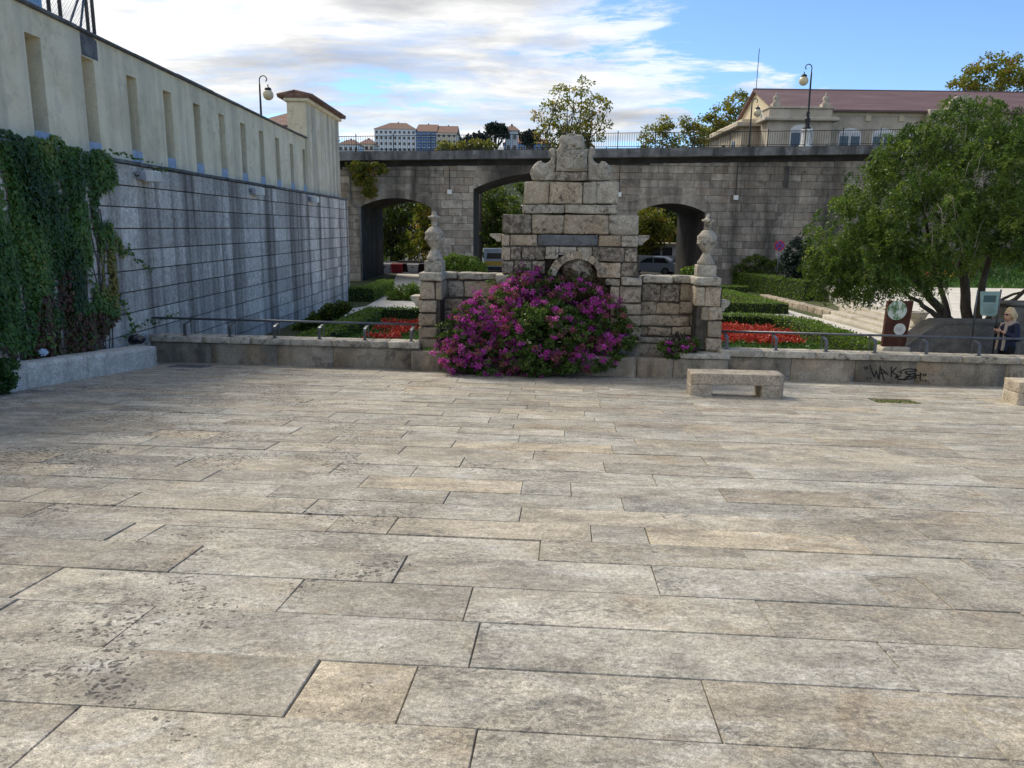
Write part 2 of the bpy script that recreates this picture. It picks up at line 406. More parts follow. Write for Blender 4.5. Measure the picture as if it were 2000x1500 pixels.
M['render'] = stone('yellow_render', (.72, .61, .41), (.85, .735, .51), (.9, .79, .58), 1.4, lichen=.35, lsc=3.5, lcol=(.42, .37, .28), streak=.36, scol=(.36, .33, .27), vary=.02, grain=.16, bump=.6, ssc=(2.4, 1.9, .12))
M['coping'] = stone('dark_coping', (.08, .08, .08), (.13, .13, .13), (.2, .2, .2), 4, lichen=.3)
M['panel'] = plain('zinc_panel', (.33, .42, .56), .45, .2)
M['rail'] = plain('galvanised_rail', (.13, .14, .16), .42, .25, 9, .7)
M['iron'] = plain('black_iron', (.025, .026, .028), .5, .2, 9, .3)
M['white'] = plain('white_paint', (.72, .72, .70), .5, .12)
M['globe'] = plain('lamp_globe', (.62, .55, .36), .3, .05)
M['tile'] = stone('roof_tile', (.12, .065, .05), (.185, .105, .08), (.26, .16, .12), 3, lichen=.5, vary=.2)
M['orange_tile'] = stone('orange_roof_tile', (.3, .12, .07), (.4, .18, .11), (.48, .25, .16), 2, vary=.1)
M['shadow_corbel'] = stone('deck_shadow_stone', (.02, .019, .018), (.035, .033, .03), (.06, .055, .05), 1, vary=.05)  # near-black tone paints in the shadow under the deck overhang
M['maroon'] = stone('maroon_roof', (.13, .082, .086), (.165, .105, .108), (.2, .135, .136), .8, vary=.03, grain=.2, lichen=.3, lcol=(.09, .07, .07), stretch=(.3, 1, 3))
M['cream'] = plain('cream_wall', (.60, .52, .36), .85, .12, 1)
M['sandstone'] = stone('station_stone', (.40, .345, .265), (.52, .455, .36), (.62, .555, .45), .6, lichen=.3, lsc=1.4, lcol=(.2, .175, .14), streak=.35, scol=(.2, .175, .15), vary=.05, grain=.15, ssc=(.5, .5, .06))
M['glass'] = plain('window_glass', (.03, .035, .04), .08, .1, spec=.6)
M['bwhite'] = plain('pale_blue_tiles', (.62, .68, .76), .7, .1, .6)
M['bblue'] = plain('blue_tiles', (.10, .20, .42), .6, .25, .5)
M['bcream'] = plain('beige_facade', (.58, .53, .46), .8, .12, .6)
M['grass'] = None
M['soil'] = stone('soil', (.04, .03, .02), (.075, .055, .035), (.12, .09, .06), 3, bump=.8, bd=.05)
M['path'] = stone('pale_gravel_path', (.50, .46, .39), (.60, .56, .48), (.68, .64, .56), 2, vary=.03, grain=.15)
M['step'] = stone('step_stone', (.38, .33, .25), (.5, .45, .36), (.6, .55, .46), 1.5, lichen=.3, lsc=5, vary=.08, grain=.2)
M['bark'] = stone('bark', (.045, .038, .03), (.085, .072, .057), (.13, .112, .09), 6, stretch=(1, 1, .3), bump=1, bd=.03, grain=.3)
M['twig'] = stone('grey_twig', (.16, .14, .11), (.24, .21, .17), (.33, .3, .25), 6)
M['wedge'] = stone('dark_granite', (.10, .096, .088), (.145, .138, .125), (.19, .18, .165), 4, vary=.06, grain=.3)
M['corten'] = stone('rusty_steel', (.05, .02, .014), (.085, .034, .023), (.12, .05, .033), 5, vary=.02, grain=.12, bump=.2)
M['leaf_ivy'] = leafmat('ivy_leaf', [(0, (.025, .06, .018)), (.4, (.06, .13, .028)), (.75, (.115, .21, .042)), (.9, (.18, .26, .055)), (1, (.25, .21, .055))], .3)
M['leaf_red'] = leafmat('dry_ivy_leaf', [(0, (.05, .024, .017)), (.6, (.10, .048, .03)), (1, (.15, .08, .04))], .2)
M['leaf_dry'] = leafmat('dry_leaf', [(0, (.06, .05, .025)), (.6, (.13, .105, .05)), (1, (.2, .15, .08))], .25)
M['leaf_boug'] = leafmat('bougainvillea_leaf', [(0, (.04, .07, .018)), (.5, (.085, .15, .03)), (.85, (.14, .22, .045)), (1, (.22, .14, .07))], .35)
M['petal'] = leafmat('magenta_bract', [(0, (.32, .045, .26)), (.35, (.54, .065, .46)), (.75, (.70, .10, .66)), (1, (.76, .25, .62))], .42, .6)
M['petal_dull'] = leafmat('faded_bract', [(0, (.2, .05, .08)), (.6, (.36, .1, .16)), (1, (.42, .2, .19))], .35, .6)
M['leaf_tree'] = leafmat('weeping_leaf', [(0, (.03, .062, .012)), (.4, (.08, .14, .022)), (.8, (.16, .235, .036)), (1, (.27, .31, .065))], .4)
M['leaf_plane'] = leafmat('plane_leaf', [(0, (.10, .13, .025)), (.5, (.19, .2, .035)), (.85, (.30, .23, .04)), (1, (.34, .19, .045))], .5)
M['leaf_dark'] = leafmat('shade_tree_leaf', [(0, (.03, .055, .014)), (.5, (.075, .115, .022)), (.85, (.15, .18, .03)), (1, (.22, .21, .035))], .5)
M['leaf_far'] = leafmat('dark_conifer_leaf', [(0, (.008, .02, .014)), (1, (.022, .045, .03))], .1)
M['leaf_hedge'] = leafmat('box_hedge_leaf', [(0, (.06, .105, .016)), (.5, (.125, .205, .026)), (1, (.23, .31, .045))], .3)
M['leaf_low'] = leafmat('bedding_leaf', [(0, (.03, .08, .015)), (.6, (.07, .16, .03)), (1, (.13, .22, .04))], .3)
M['red'] = leafmat('red_flower', [(0, (.26, .018, .016)), (.6, (.46, .035, .03)), (1, (.62, .14, .09))], .25, .5)
M['orange'] = leafmat('yellow_flower', [(0, (.5, .2, .02)), (1, (.6, .38, .04))], .25, .5)
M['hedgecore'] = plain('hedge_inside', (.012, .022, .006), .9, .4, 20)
M['skin'] = plain('skin', (.52, .30, .215), .5, .1, 20)

# ================================================================== GROUND
def ground():
    rng = np.random.default_rng(3)
    xs = [-900, -200, -60, -30, -15, -8, -4, 0, 4, 8, 12, 20, 35, 70, 200, 900]
    ys = [-900, -200, -40, 0, 12, 16, 20, 26, 32, 38, 45, 52, 60, 75, 100, 150, 300, 900, 2500]
    mb = MB()
    mb.v = [(x, y, ground_z(y)) for y in ys for x in xs]
    n = len(xs); mb.f = [(j*n+i, j*n+i+1, (j+1)*n+i+1, (j+1)*n+i) for j in range(len(ys)-1) for i in range(n-1)]
    m, g = newmat('garden_ground'); pos = g.n('ShaderNodeNewGeometry').outputs['Position']
    n1 = g.noise(pos, .9, 8, .65); n2 = g.noise(pos, 14, 5, .7)
    c = g.ramp(n1, [(.35, (.05, .075, .02)), (.55, (.075, .085, .03)), (.7, (.12, .10, .065))])
    c = g.mix(1.0, c, g.ramp(n2, [(.3, .6), (.7, 1.3)]), 'MULTIPLY')
    finish(g, c, .9, n2, .6, .05)
    tag(mb.build('ground', m), kind='structure')
ground()
def sheet(name, pts, m, lift=.02):
    mb = MB(); mb.add([(x, y, ground_z(y)+lift) for x, y in pts], [tuple(range(len(pts)))])
    return tag(mb.build(name, m), kind='structure')
sheet('garden_path', [(-7.4, 31), (-5.2, 27), (-3.0, 29.2), (7, 29.2), (9.6, 31.2), (12.2, 31.2), (12.4, 60), (-9, 60), (-6.6, 40), (-6.4, 33.5)], M['path'])
sheet('garden_path', [(10.35, 17), (12.3, 17), (12.3, 31.15), (10.6, 31.15)], M['path'], .024)
sheet('street', [(-60, 60.05), (60, 60.05), (60, 120), (-60, 120)], stone('asphalt', (.04, .04, .042), (.055, .055, .056), (.075, .075, .075), 2), .02)

# ================================================================== PLAZA: slabs laid in rows, every slab of its own
ROWS = [(2.64, [-1.88, -.29, 1.2]), (3.12, [-1.06, -.61, .65]), (3.593, [-2.09, -.38, 1.59]), (4.053, [-2.9, -1.45, -.47, 1.11]), (4.522, [-2.27, -.94, .59, 1.87, 2.19]),
        (4.922, [-2.95, -2.74, -.11, 1.23]), (5.30, [-3.8, -1.6, -1.17, .24, .63, 2.1]), (5.69, [-4.1, -3.34, -1.89, -.28, 1.62, 2.64]),
        (6.077, [-3.72, -2.32, -.9, .52, 1.98, 3.4]), (6.52, [-4.42, -3.05, -1.69, -.31, .11, 1.39, 2.65]), (6.945, [-4.78, -3.51, -2.07, -1.33, .87, 2.98]),
        (7.385, [-4.72, -4.14, -1.99, -.94, .44, 1.81, 3.97]), (7.822, [-4.36, -3.0, -1.63, -.26, 1.47, 3.29]), (8.233, [-3.8, -2.48, -1.15, .57, 2.27, 4.1]),
        (8.667, [-3.05, -1.78, -.46, .86, 1.8, 3.62]), (9.063, [-3.32, -1.2, .06, 1.6, 3.0]), (9.405, [-2.55, -1.9, -.57, .69, 1.54, 3.08, 4.84]),
        (9.822, [-2.97, -.91, .7, 2.17]), (10.18, [-2.61, -1.57, -.56, .46, 1.48, 3.21]), (10.573, [-2.3, -.84, .34, 2.33, 3.5, 4.69]), (10.95, [-1.9, -.48, 1.46, 2.02, 3.17])]
HOLE = (5.1, 5.82, 12.42, 13.0)            # planting square
def plaza():
    rng = random.Random(11)
    rows = []
    t = 2.64-.46
    for k in range(9):                     # behind and under the viewer
        t -= .46; rows.insert(0, (t+.46, [rng.uniform(-1, 1)]))
    rows += ROWS
    t = 10.95
    for w in (.39, .37, .355, .355):
        t += w; rows.append((t, [rng.uniform(-1, 1)]))
    rows += [(12.71, [rng.uniform(-1, 1)]), (13.0, [rng.uniform(-1, 1)])]; t = 13.0
    while t < 15.5: t += .385; rows.append((t, [rng.uniform(-1, 1)]))
    base = MB().add([(-9.4, -2.5, -.014), (16, -2.5, -.014), (16, 15.62, -.014), (-9.4, 15.62, -.014)], [(0, 1, 2, 3)])
    root = tag(base.build('plaza', M['joint']), kind='structure'); root.matrix_world = PMAT
    slabs = []; lo = rows[0][0]-.46
    for hi, js in rows:
        js = sorted(js)
        while js[0] > -8.7: js.insert(0, js[0]-rng.choice([.75, 1.05, 1.3, 1.42, 1.42, 1.75]))
        while js[-1] < 15: js.append(js[-1]+rng.choice([.75, 1.05, 1.3, 1.42, 1.42, 1.75]))
        js[0] = max(js[0], -9.3)
        for a, b in zip(js, js[1:]):
            parts = [(a, b)]
            if lo < HOLE[3]-.02 and hi > HOLE[2]+.02:
                parts = [(a, min(b, HOLE[0])), (max(a, HOLE[1]), b)]
            for p, q in parts:
                if q-p > .06: slabs.append((p, q, lo, hi))
        lo = hi
    def seen(sb):
        P = [PMAT @ Vector((x, y, 0)) for x in sb[:2] for y in sb[2:]]
        if any(p.y < .6 for p in P): return 0
        uv = [proj(p) for p in P]
        u0, u1 = max(0, min(q[0] for q in uv)), min(2000, max(q[0] for q in uv)); v0, v1 = min(q[1] for q in uv), min(1500, max(q[1] for q in uv))
        return max(0, u1-u0)*max(0, v1-v0)
    slabs.sort(key=seen, reverse=True)
    rest = MB(); tints = []
    for i, (s0, s1, t0, t1) in enumerate(slabs):
        gp_ = .0028; dz = rng.uniform(-.0035, .0035); tx, ty = rng.uniform(-.0016, .0016), rng.uniform(-.003, .003)
        c = .0035
        jit = [(rng.uniform(-.0022, .0022), rng.uniform(-.0022, .0022)) for _ in range(4)]
        mb = MB(); lim = (s0+gp_, s1-gp_, t0+gp_*.8, t1-gp_*.8)
        def ring(x0, x1, y0, y1, z):
            return [(x+j_[0], y+j_[1], z+dz+tx*(x-s0)+ty*(y-t0)/(t1-t0)) for (x, y), j_ in zip(((x0, y0), (x1, y0), (x1, y1), (x0, y1)), jit)]
        vs_ = ring(*lim, -.04)+ring(*lim, -.005)+ring(lim[0]+c, lim[1]-c, lim[2]+c, lim[3]-c, 0)
        fs = [(8, 9, 10, 11)]
        for L_ in (0, 4): fs += [(L_+k, L_+(k+1) % 4, L_+4+(k+1) % 4, L_+4+k) for k in range(4)]
        tn = rng.random()
        if i < 300:
            mb.add(vs_, fs); o = mb.build('slab', M['slab'], root)
            a = o.data.attributes.new('tint', 'FLOAT', 'FACE'); a.data.foreach_set('value', [tn]*len(fs))
        else:
            rest.add(vs_, fs); tints += [tn]*len(fs)
    o = rest.build('far_slabs', M['slab'], root, kind='stuff')
    a = o.data.attributes.new('tint', 'FLOAT', 'FACE'); a.data.foreach_set('value', tints)
    return root
PLAZA = plaza()
def on_plaza(o): o.matrix_world = PMAT; return o
# planting square with moss and short weeds
def square():
    s0, s1, t0, t1 = HOLE; rng = np.random.default_rng(5)
    o = bpy.data.objects.new('planting_square', None); COL.objects.link(o); o.matrix_world = PMAT @ Matrix.Translation((s0, t0, 0))
    tag(o, 'sunken mossy planting square left open in the paving', 'planting square')
    MB().box((.01, .01, -.034), (s1-s0-.01, t1-t0-.01, -.0135)).build('soil', stone('mossy_soil', (.10, .08, .045), (.17, .15, .06), (.27, .24, .13), 9), o)
    n = 420; P = np.stack([rng.uniform(.02, s1-s0-.02, n), rng.uniform(.02, t1-t0-.02, n), rng.uniform(-.014, .004, n)], 1)
    k = np.array([mnoise.noise(Vector((p[0]*5, p[1]*5, 1))) for p in P]) > -.12; P = P[k]
    D = rng.normal(size=P.shape)*.6; D[:, 2] = 1
    quads('weeds', leafquads(P, D, .03, .012, rng), M['leaf_low'], o, rng.random(len(P)))
square()
# rusty drain cover near the corner
def grate():
    o = bpy.data.objects.new('drain_cover', None); COL.objects.link(o); o.matrix_world = PMAT @ Matrix.Translation((-7.75, 14.42, 0))
    tag(o, 'dark square metal drain cover lying by the left corner wall', 'drain cover')
    MB().cbox((0, 0, -.03), (.72, .52, .008), .004).build('plate', M['coping'], o)
    for k in range(8): MB().cbox((.05+k*.08, .05, .008), (.08+k*.08, .47, .014), .002).build('rib', M['coping'], o)
grate()

# ================================================================== PARAPETS AND RAILINGS
PV = 15.28                                  # front of the parapet in the turned frame
def parapet(label, u0, u1, hgt, seed):
    rng = random.Random(seed); V0, V1 = PV, PV+.34
    t = thing('parapet_wall', label, 'wall', (u0, V0, gz(u0, V0)-.02), gframe=True)
    def zt(U): return gz(U, PV)
    # core and panels
    U = u0
    core = MB()
    core.add([(u0+.01, V0+.03, zt(u0)-.8), (u1-.01, V0+.03, zt(u1)-.8), (u1-.01, V1-.03, zt(u1)-.8), (u0+.01, V1-.03, zt(u0)-.8),
              (u0+.01, V0+.03, zt(u0)+hgt-.15), (u1-.01, V0+.03, zt(u1)+hgt-.15), (u1-.01, V1-.03, zt(u1)+hgt-.15), (u0+.01, V1-.03, zt(u0)+hgt-.15)],
             [(0, 3, 2, 1), (4, 5, 6, 7), (0, 1, 5, 4), (1, 2, 6, 5), (2, 3, 7, 6), (3, 0, 4, 7)])
    core.build('core', M['mortar'], t)
    while U < u1-.05:
        w = min(rng.uniform(1.15, 1.75), u1-U)
        if u1-U-w < .4: w = u1-U
        za, zb = zt(U), zt(U+w); mb = MB().rstone((U+.003, V0, za-.7), (U+w-.003, V1, za+hgt-.135), .012, .005, 4, rng.random()*9)
        mb.v = [(x, y, z+(zb-za)*(x-U)/w) for x, y, z in mb.v]
        mb.build('stone', M['parapet'], t, True); U += w
    U = u0
    while U < u1-.05:
        w = min(rng.uniform(.75, 1.25), u1-U)
        if u1-U-w < .3: w = u1-U
        za, zb = zt(U), zt(U+w); mb = MB().rstone((U+.003, V0-.045, za+hgt-.133), (U+w-.003, V1+.06, za+hgt), .018, .008, 5, rng.random()*9)
        mb.v = [(x, y, z+(zb-za)*(x-U)/w) for x, y, z in mb.v]
        mb.build('cap_stone', M['cap'], t, True); U += w
    return t
PAR_H = .565
par_l = parapet('low stone parapet with mossy cap stones left of the flowering bush', -8.55, -2.88, PAR_H, 4)
par_r = parapet('low stone parapet with a black graffiti tag to the right', 3.1, 13.5, PAR_H+.02, 9)

def graffiti(parent):
    S = 4.4114
    L = [[(570, 1045), (575, 1066)], [(586, 1040), (593, 1063)],
         [(612, 1030), (652, 1132), (668, 1078), (692, 1152), (704, 1036)], [(702, 1040), (738, 1162)], [(704, 1100), (758, 1092)], [(716, 1062), (772, 1112)],
         [(800, 1040), (796, 1132)], [(842, 1050), (802, 1090), (852, 1114), (832, 1142)],
         [(880, 1082), (905, 1068), (950, 1060), (1012, 1066), (1012, 1078), (950, 1084), (915, 1088), (930, 1102), (962, 1110), (940, 1135), (900, 1152), (862, 1152), (846, 1132), (880, 1118)],
         [(892, 1100), (868, 1085)], [(932, 1110), (1002, 1100)], [(922, 1130), (992, 1124)], [(902, 1157), (1012, 1136)], [(1005, 1094), (1011, 1142)], [(1000, 1120), (1062, 1110)], [(1050, 1094), (1046, 1166)],
         [(1080, 1104), (1075, 1122)], [(1099, 1104), (1092, 1122)], [(588, 1139), (594, 1142)], [(618, 1138), (625, 1142)], [(1062, 1160), (1067, 1163)], [(1088, 1163), (1094, 1166)]]
    mb = MB()
    for ln in L:
        pts = []
        for x, y in ln:
            U, Z = gp(1560+x/S, 480+y/S, PV-.012); pts.append(Vector((U, Z)))
        # smooth a little
        q = [pts[0]]
        for a, b in zip(pts, pts[1:]): q += [a.lerp(b, .33), a.lerp(b, .67), b]
        w = .011
        for a, b in zip(q, q[1:]):
            d = (b-a)
            if d.length < 1e-5: continue
            d.normalize(); nrm = Vector((-d.y, d.x))*w; a2, b2 = a-d*w*.6, b+d*w*.6
            z0 = PV-.012
            mb.add([(p.x, z0-k, p.y) for k in (0, .001) for p in (a2-nrm, b2-nrm, b2+nrm, a2+nrm)], [(0, 1, 2, 3), (7, 6, 5, 4)])
    mb.build('graffiti', plain('black_spray_paint', (.012, .012, .014), .5), parent)
graffiti(par_r)

def railing(label, u0, u1, us, hgt):
    t = thing('railing', label, 'railing', (u0, PV, gz(u0, PV)+hgt), gframe=True)
    def z(U): return gz(U, PV)+hgt
    MB().tube([(u0, PV+.36, z(u0)+.315), (u1, PV+.36, z(u1)+.315)], .024, 10).build('handrail', M['rail'], t, True)
    for U in us:
        b = z(U); mb = MB()
        pts = [(U, PV+.07, b-.01), (U, PV+.07, b+.19), (U, PV+.085, b+.222), (U, PV+.125, b+.24), (U, PV+.36, b+.275)]
        for p, q in zip(pts, pts[1:]):
            p, q = Vector(p), Vector(q); d = (q-p).normalized(); nn = Vector((0, -d.z, d.y))*.011; w = Vector((.027, 0, 0)); q = q+d*.004
            mb.add([p-w-nn, p+w-nn, p+w+nn, p-w+nn, q-w-nn, q+w-nn, q+w+nn, q-w+nn], [(0, 3, 2, 1), (4, 5, 6, 7), (0, 1, 5, 4), (1, 2, 6, 5), (2, 3, 7, 6), (3, 0, 4, 7)])
        mb.build('bracket', M['rail'], t)
        MB().tube([(U, PV+.36, b-.01), (U, PV+.36, b+.31)], .011, 6).build('baluster', M['rail'], t)
        MB().cbox((U-.05, PV+.03, b-.004), (U+.05, PV+.11, b+.01), .003).build('foot_plate', M['rail'], t)
    return t
lu = [gp(u, v, PV)[0] for u, v in ((272, 655), (358, 656), (446, 658), (534, 660), (622, 663), (711, 664), (802, 667))]
ru = [gp(u, v, PV)[0] for u, v in ((1421, 682), (1517, 685), (1615, 688), (1711, 690), (1812, 693), (1915, 696), (2010, 698))]
railing('grey tubular handrail on brackets above the left parapet', lu[0]+.1, lu[-1]+.12, lu, PAR_H)
railing('grey tubular handrail on brackets above the graffitied parapet', ru[0]-.1, ru[-1]+3.4, ru+[ru[-1]+1.03*k for k in (1, 2, 3)], PAR_H+.02)

# granite seat block along the left side, below the ivy wall
def ledge():
    t = on = thing('granite_ledge', 'long low grey granite block at the foot of the ivy wall', 'ledge', (0, 0, 0))
    a, b = Vector((-7.55, 9.6)), Vector((-7.07, 15.08)); d = (b-a).normalized(); nn = Vector((-d.y, d.x)); L = (b-a).length
    cuts = [0, 1.9, 3.35, L]
    for c0, c1 in zip(cuts, cuts[1:]):
        mb = MB().rstone((c0+.003, 0, -.3), (c1-.003, .47, .40), .012, .004, 5, c0+1)
        vs_ = []
        for x, y, z in mb.v:
            p = a+d*x+nn*y; vs_.append((p.x, p.y, z+plaza_z(Vector((p.x, p.y, 0)))))
        mb.v = vs_; mb.build('stone', M['ledge'], t, True)
ledge()

def bench(label, U0, V0, L):
    t = thing('stone_bench', label, 'bench', (U0, V0, gz(U0, V0)), gframe=True, group='stone benches on the square')
    z0 = gz(U0+L/2, V0+.25); D = .46
    def slope(o): return o
    MB().rstone((U0, V0, z0+.215), (U0+L, V0+D, z0+.40), .012, .005, 6, U0).build('seat', M['bench'], t, True)
    for x in (U0, U0+L-.36):
        MB().rstone((x, V0, z0-.08), (x+.36, V0+D, z0+.216), .010, .005, 5, x).build('leg', M['bench'], t, True)
bench('squat granite bench standing in front of the right parapet', 2.13, 12.55, 1.5)
bench('squat granite bench cut off by the right edge', 7.36, 12.62, 1.5)

# ================================================================== MONUMENT
def zm(x, y, V): return gp(780+x/2.885, 240+y/2.885, V)
def monument():
    t = thing('fountain_monument', 'weathered stone fountain monument with stepped courses and scrolled crest', 'monument', (1, 15.8, gz(1, 15.8)), gframe=True)
    rng = random.Random(21); k = [0]
    def blk(x0, y0, x1, y1, V=15.8, dep=.7, m='mon', r=.022, amp=.014, n=6, proud=0.0, gap=1.2):
        U0, Z1 = zm(x0+gap, y0+gap, V); U1, Z0 = zm(x1-gap, y1-gap, V)
        k[0] += 1; pr = proud+rng.uniform(-.012, .016)
        return MB().rstone((U0, V-pr, Z0), (U1, V+dep, Z1), r, amp, n, k[0]*1.37, 3.2).build('stone', M[m], t, True)
    P = 'monpale'; K = 'mondark'
    for a in [(702, 331, 843, 458, 'mon'), (845, 331, 1032, 458, 'mon'), (1034, 331, 1111, 458, P), (1113, 331, 1235, 458, P)]: blk(*a[:4], m=a[4], V=15.86, dep=.6)
    for a in [(690, 460, 931, 513, P), (932, 460, 1234, 515, P)]: blk(*a[:4], m=a[4], V=15.83, dep=.66)
    for a in [(580, 514, 743, 626, K), (744, 515, 926, 627, 'mon'), (928, 516, 1179, 630, 'mon'), (1181, 519, 1348, 632, P)]: blk(*a[:4], m=a[4])
    for a in [(574, 627, 621, 695, 'mon'), (623, 628, 776, 696, 'mon'), (778, 628, 1119, 696, 'slate'), (1122, 632, 1250, 697, 'mon'), (1252, 634, 1346, 700, P)]: blk(*a[:4], m=a[4])
    for a in [(574, 697, 626, 775, 'mon'), (628, 697, 684, 775, K), (686, 697, 820, 775, K), (822, 697, 898, 770, P), (900, 697, 998, 738, P), (1000, 698, 1086, 745, P), (1088, 700, 1269, 785, K), (1271, 702, 1341, 785, K)]: blk(*a[:4], m=a[4])
    for a in [(576, 777, 643, 853, K), (645, 777, 745, 853, 'mondark'), (747, 777, 822, 853, K), (1116, 787, 1247, 876, 'mon'), (1249, 787, 1340, 868, K)]: blk(*a[:4], m=a[4])
    blk(1160, 878, 1246, 920, m=P); blk(1250, 868, 1366, 918, m='cap', proud=.07, amp=.02)
    # pilasters either side of the niche
    for y0, y1 in ((920, 1016), (1018, 1083), (1085, 1147), (1149, 1215)):
        blk(1240, y0, 1362, y1); blk(548, y0-8, 660, y1-8)
    for y0, y1 in ((922, 1016), (1018, 1090), (1092, 1215)): blk(1190, y0, 1239, y1); blk(662, y0, 760, y1)
    blk(540, 853, 662, 911, m='cap', proud=.06); blk(664, 855, 760, 920)
    # recessed niche with a worn carved head
    U0, Z1 = zm(760, 745, 16.3); U1, Z0 = zm(1190, 1240, 16.3)
    MB().rstone((U0-.1, 16.25, Z0), (U1+.1, 16.5, Z1), .01, .02, 8, 3, 5).build('niche_back', M['mondark'], t, True)
    Uc, Zc = zm(1003, 830, 15.95)
    mb = MB().ball((Uc, 16.12, Zc), (.34, .32, .42), 28, 22)
    mb.v = [(x+.05*mnoise.noise(Vector((x*5, y*5, z*5))), y+.09*mnoise.noise(Vector((x*6, 3, z*6)))+.05*mnoise.noise(Vector((x*14, 7, z*14))), z+.05*mnoise.noise(Vector((x*5, 9, z*5)))) for x, y, z in mb.v]
    mb.build('carved_head', M['mondark'], t, True)
    # worn arch stones round the niche
    for q in range(9):
        a0, a1 = R(14+q*16.9+.5), R(14+(q+1)*16.9-.5); o_ = rng.uniform(-8, 10); ri, ro = 128, 172+o_
        poly = [zm(1005-r_*math.cos(a), 895-r_*math.sin(a), 15.76) for r_, a in ((ri, a0), (ri, (a0+a1)/2), (ri, a1), (ro, a1), (ro, (a0+a1)/2), (ro, a0))]
        fixn(MB().prism(poly, 15.765+rng.uniform(0, .015), 16.2).build('arch_stone', M[rng.choice(['monpale', 'mon', 'mondark'])], t))
    # mortar core a little behind every face
    def core(x0, y0, x1, y1, V, dep):
        U0, Z1 = zm(x0, y0, V); U1, Z0 = zm(x1, y1, V); MB().box((U0+.04, V+.05, Z0+.02), (U1-.04, V+dep, Z1-.03)).build('core', M['mortar'], t)
    core(704, 333, 1233, 458, 15.86, .55); core(692, 458, 1232, 515, 15.83, .6); core(582, 515, 1346, 630, 15.8, .65); core(576, 630, 1344, 745, 15.8, .65)
    core(576, 745, 760, 1225, 15.8, .66); core(1190, 745, 1345, 1225, 15.8, .66)
    # crest
    crestpoly = [(880, 274), (888, 200), (886, 150), (897, 140), (905, 118), (902, 85), (915, 68), (940, 66), (958, 58), (985, 58), (1000, 66), (1028, 66), (1040, 82), (1040, 112), (1050, 135), (1062, 150), (1058, 200), (1060, 274)]
    def outline(poly, V0, V1, name, m, jit=.02):
        pts = [zm(x, y, V0) for x, y in poly]
        n = len(pts); ar = sum(p[0]*q_[1]-q_[0]*p[1] for p, q_ in zip(pts, pts[1:]+pts[:1])); sg = 1 if ar > 0 else -1
        q = [Vector(p) for p in pts]; nr = []
        for i in range(n):
            d = (q[(i+1) % n]-q[i-1]).normalized(); nr.append(Vector((d.y, -d.x))*sg)
        rings = [(V1, -.03), (V1-.04, 0), (V0+.05, 0), (V0+.012, -.012), (V0, -.035)]
        vs_ = []
        for V, off in rings:
            for p, k_ in zip(q, nr):
                w = p+k_*off; d = jit*mnoise.noise(Vector((w.x*7, V*5, w.y*7))); vs_.append((w.x+d*.3, V+d*.5, w.y+d*.3))
        fs = [(i*n+j, i*n+(j+1) % n, (i+1)*n+(j+1) % n, (i+1)*n+j) for i in range(len(rings)-1) for j in range(n)]
        fs += [tuple(range(n)), tuple(range((len(rings)-1)*n, len(rings)*n))[::-1]]
        return fixn(MB().add(vs_, fs).build(name, M[m], t, False))
    outline(crestpoly, 15.92, 16.34, 'crest', 'monpale', .05)
    for a in [(893, 150, 1052, 272, .055), (908, 78, 1034, 152, .04), (915, 190, 985, 255, .085), (985, 165, 1040, 215, .08), (930, 100, 1000, 140, .06)]:
        U0, Z1 = zm(a[0], a[1], 15.92); U1, Z0 = zm(a[2], a[3], 15.92); MB().rstone((U0, 15.92-a[4], Z0), (U1, 16.1, Z1), .05, .05, 9, a[0], 6).build('carving', M['monpale'], t, True)
    blk(878, 276, 1061, 327, m='mondark', V=15.9, dep=.5, amp=.03)
    left = [(884, 322), (882, 240), (883, 155), (868, 140), (850, 142), (842, 158), (846, 176), (858, 188), (852, 208), (838, 222), (818, 228), (806, 224), (802, 212), (780, 216), (758, 234), (741, 262), (737, 290), (748, 318), (800, 326)]
    outline(left, 15.95, 16.25, 'scroll', 'monpale', .012)
    right = [(1060, 322), (1062, 240), (1064, 155), (1078, 138), (1096, 140), (1104, 158), (1100, 176), (1088, 190), (1096, 212), (1112, 226), (1132, 230), (1138, 214), (1160, 218), (1184, 238), (1200, 266), (1203, 292), (1192, 322), (1140, 328)]
    outline(right, 15.95, 16.25, 'scroll', 'monpale', .012)
    for x, y in ((795, 268), (1146, 270)):
        U, Z = zm(x, y, 15.95); MB().ball((U, 15.97, Z), (.17, .07, .16), 18, 12).build('volute', M['monpale'], t, True)
    # cornice ends
    def cornice(x0, x1, y0, y1, V, dep, left=True):
        U0, Z1 = zm(x0, y0, V); U1, Z0 = zm(x1, y1, V); h = Z1-Z0
        if left: prof = [(U0, Z1), (U1, Z1), (U1, Z0), (U0+.62*(U1-U0), Z0), (U0+.5*(U1-U0), Z0+.3*h), (U0+.25*(U1-U0), Z0+.5*h), (U0+.05*(U1-U0), Z0+.72*h)]
        else: prof = [(U1, Z1), (U0, Z1), (U0, Z0), (U1-.62*(U1-U0), Z0), (U1-.5*(U1-U0), Z0+.3*h), (U1-.25*(U1-U0), Z0+.5*h), (U1-.05*(U1-U0), Z0+.72*h)]
        fixn(MB().prism(prof, V, V+dep).build('cornice', M['cap'], t))
    cornice(508, 574, 625, 668, 16.05, .5); cornice(1347, 1410, 634, 690, 16.05, .5, False)
    cornice(62, 112, 976, 1036, 15.55, .5); cornice(1816, 1862, 1006, 1062, 15.55, .5, False)
    # wings
    W = 16.08
    for a in [(1370, 862, 1545, 905), (1546, 862, 1668, 905), (246, 842, 326, 880), (328, 844, 548, 886), (546, 850, 600, 892)]: blk(*a, V=W-.05, dep=.5, m='cap', amp=.025, r=.04, proud=.04)
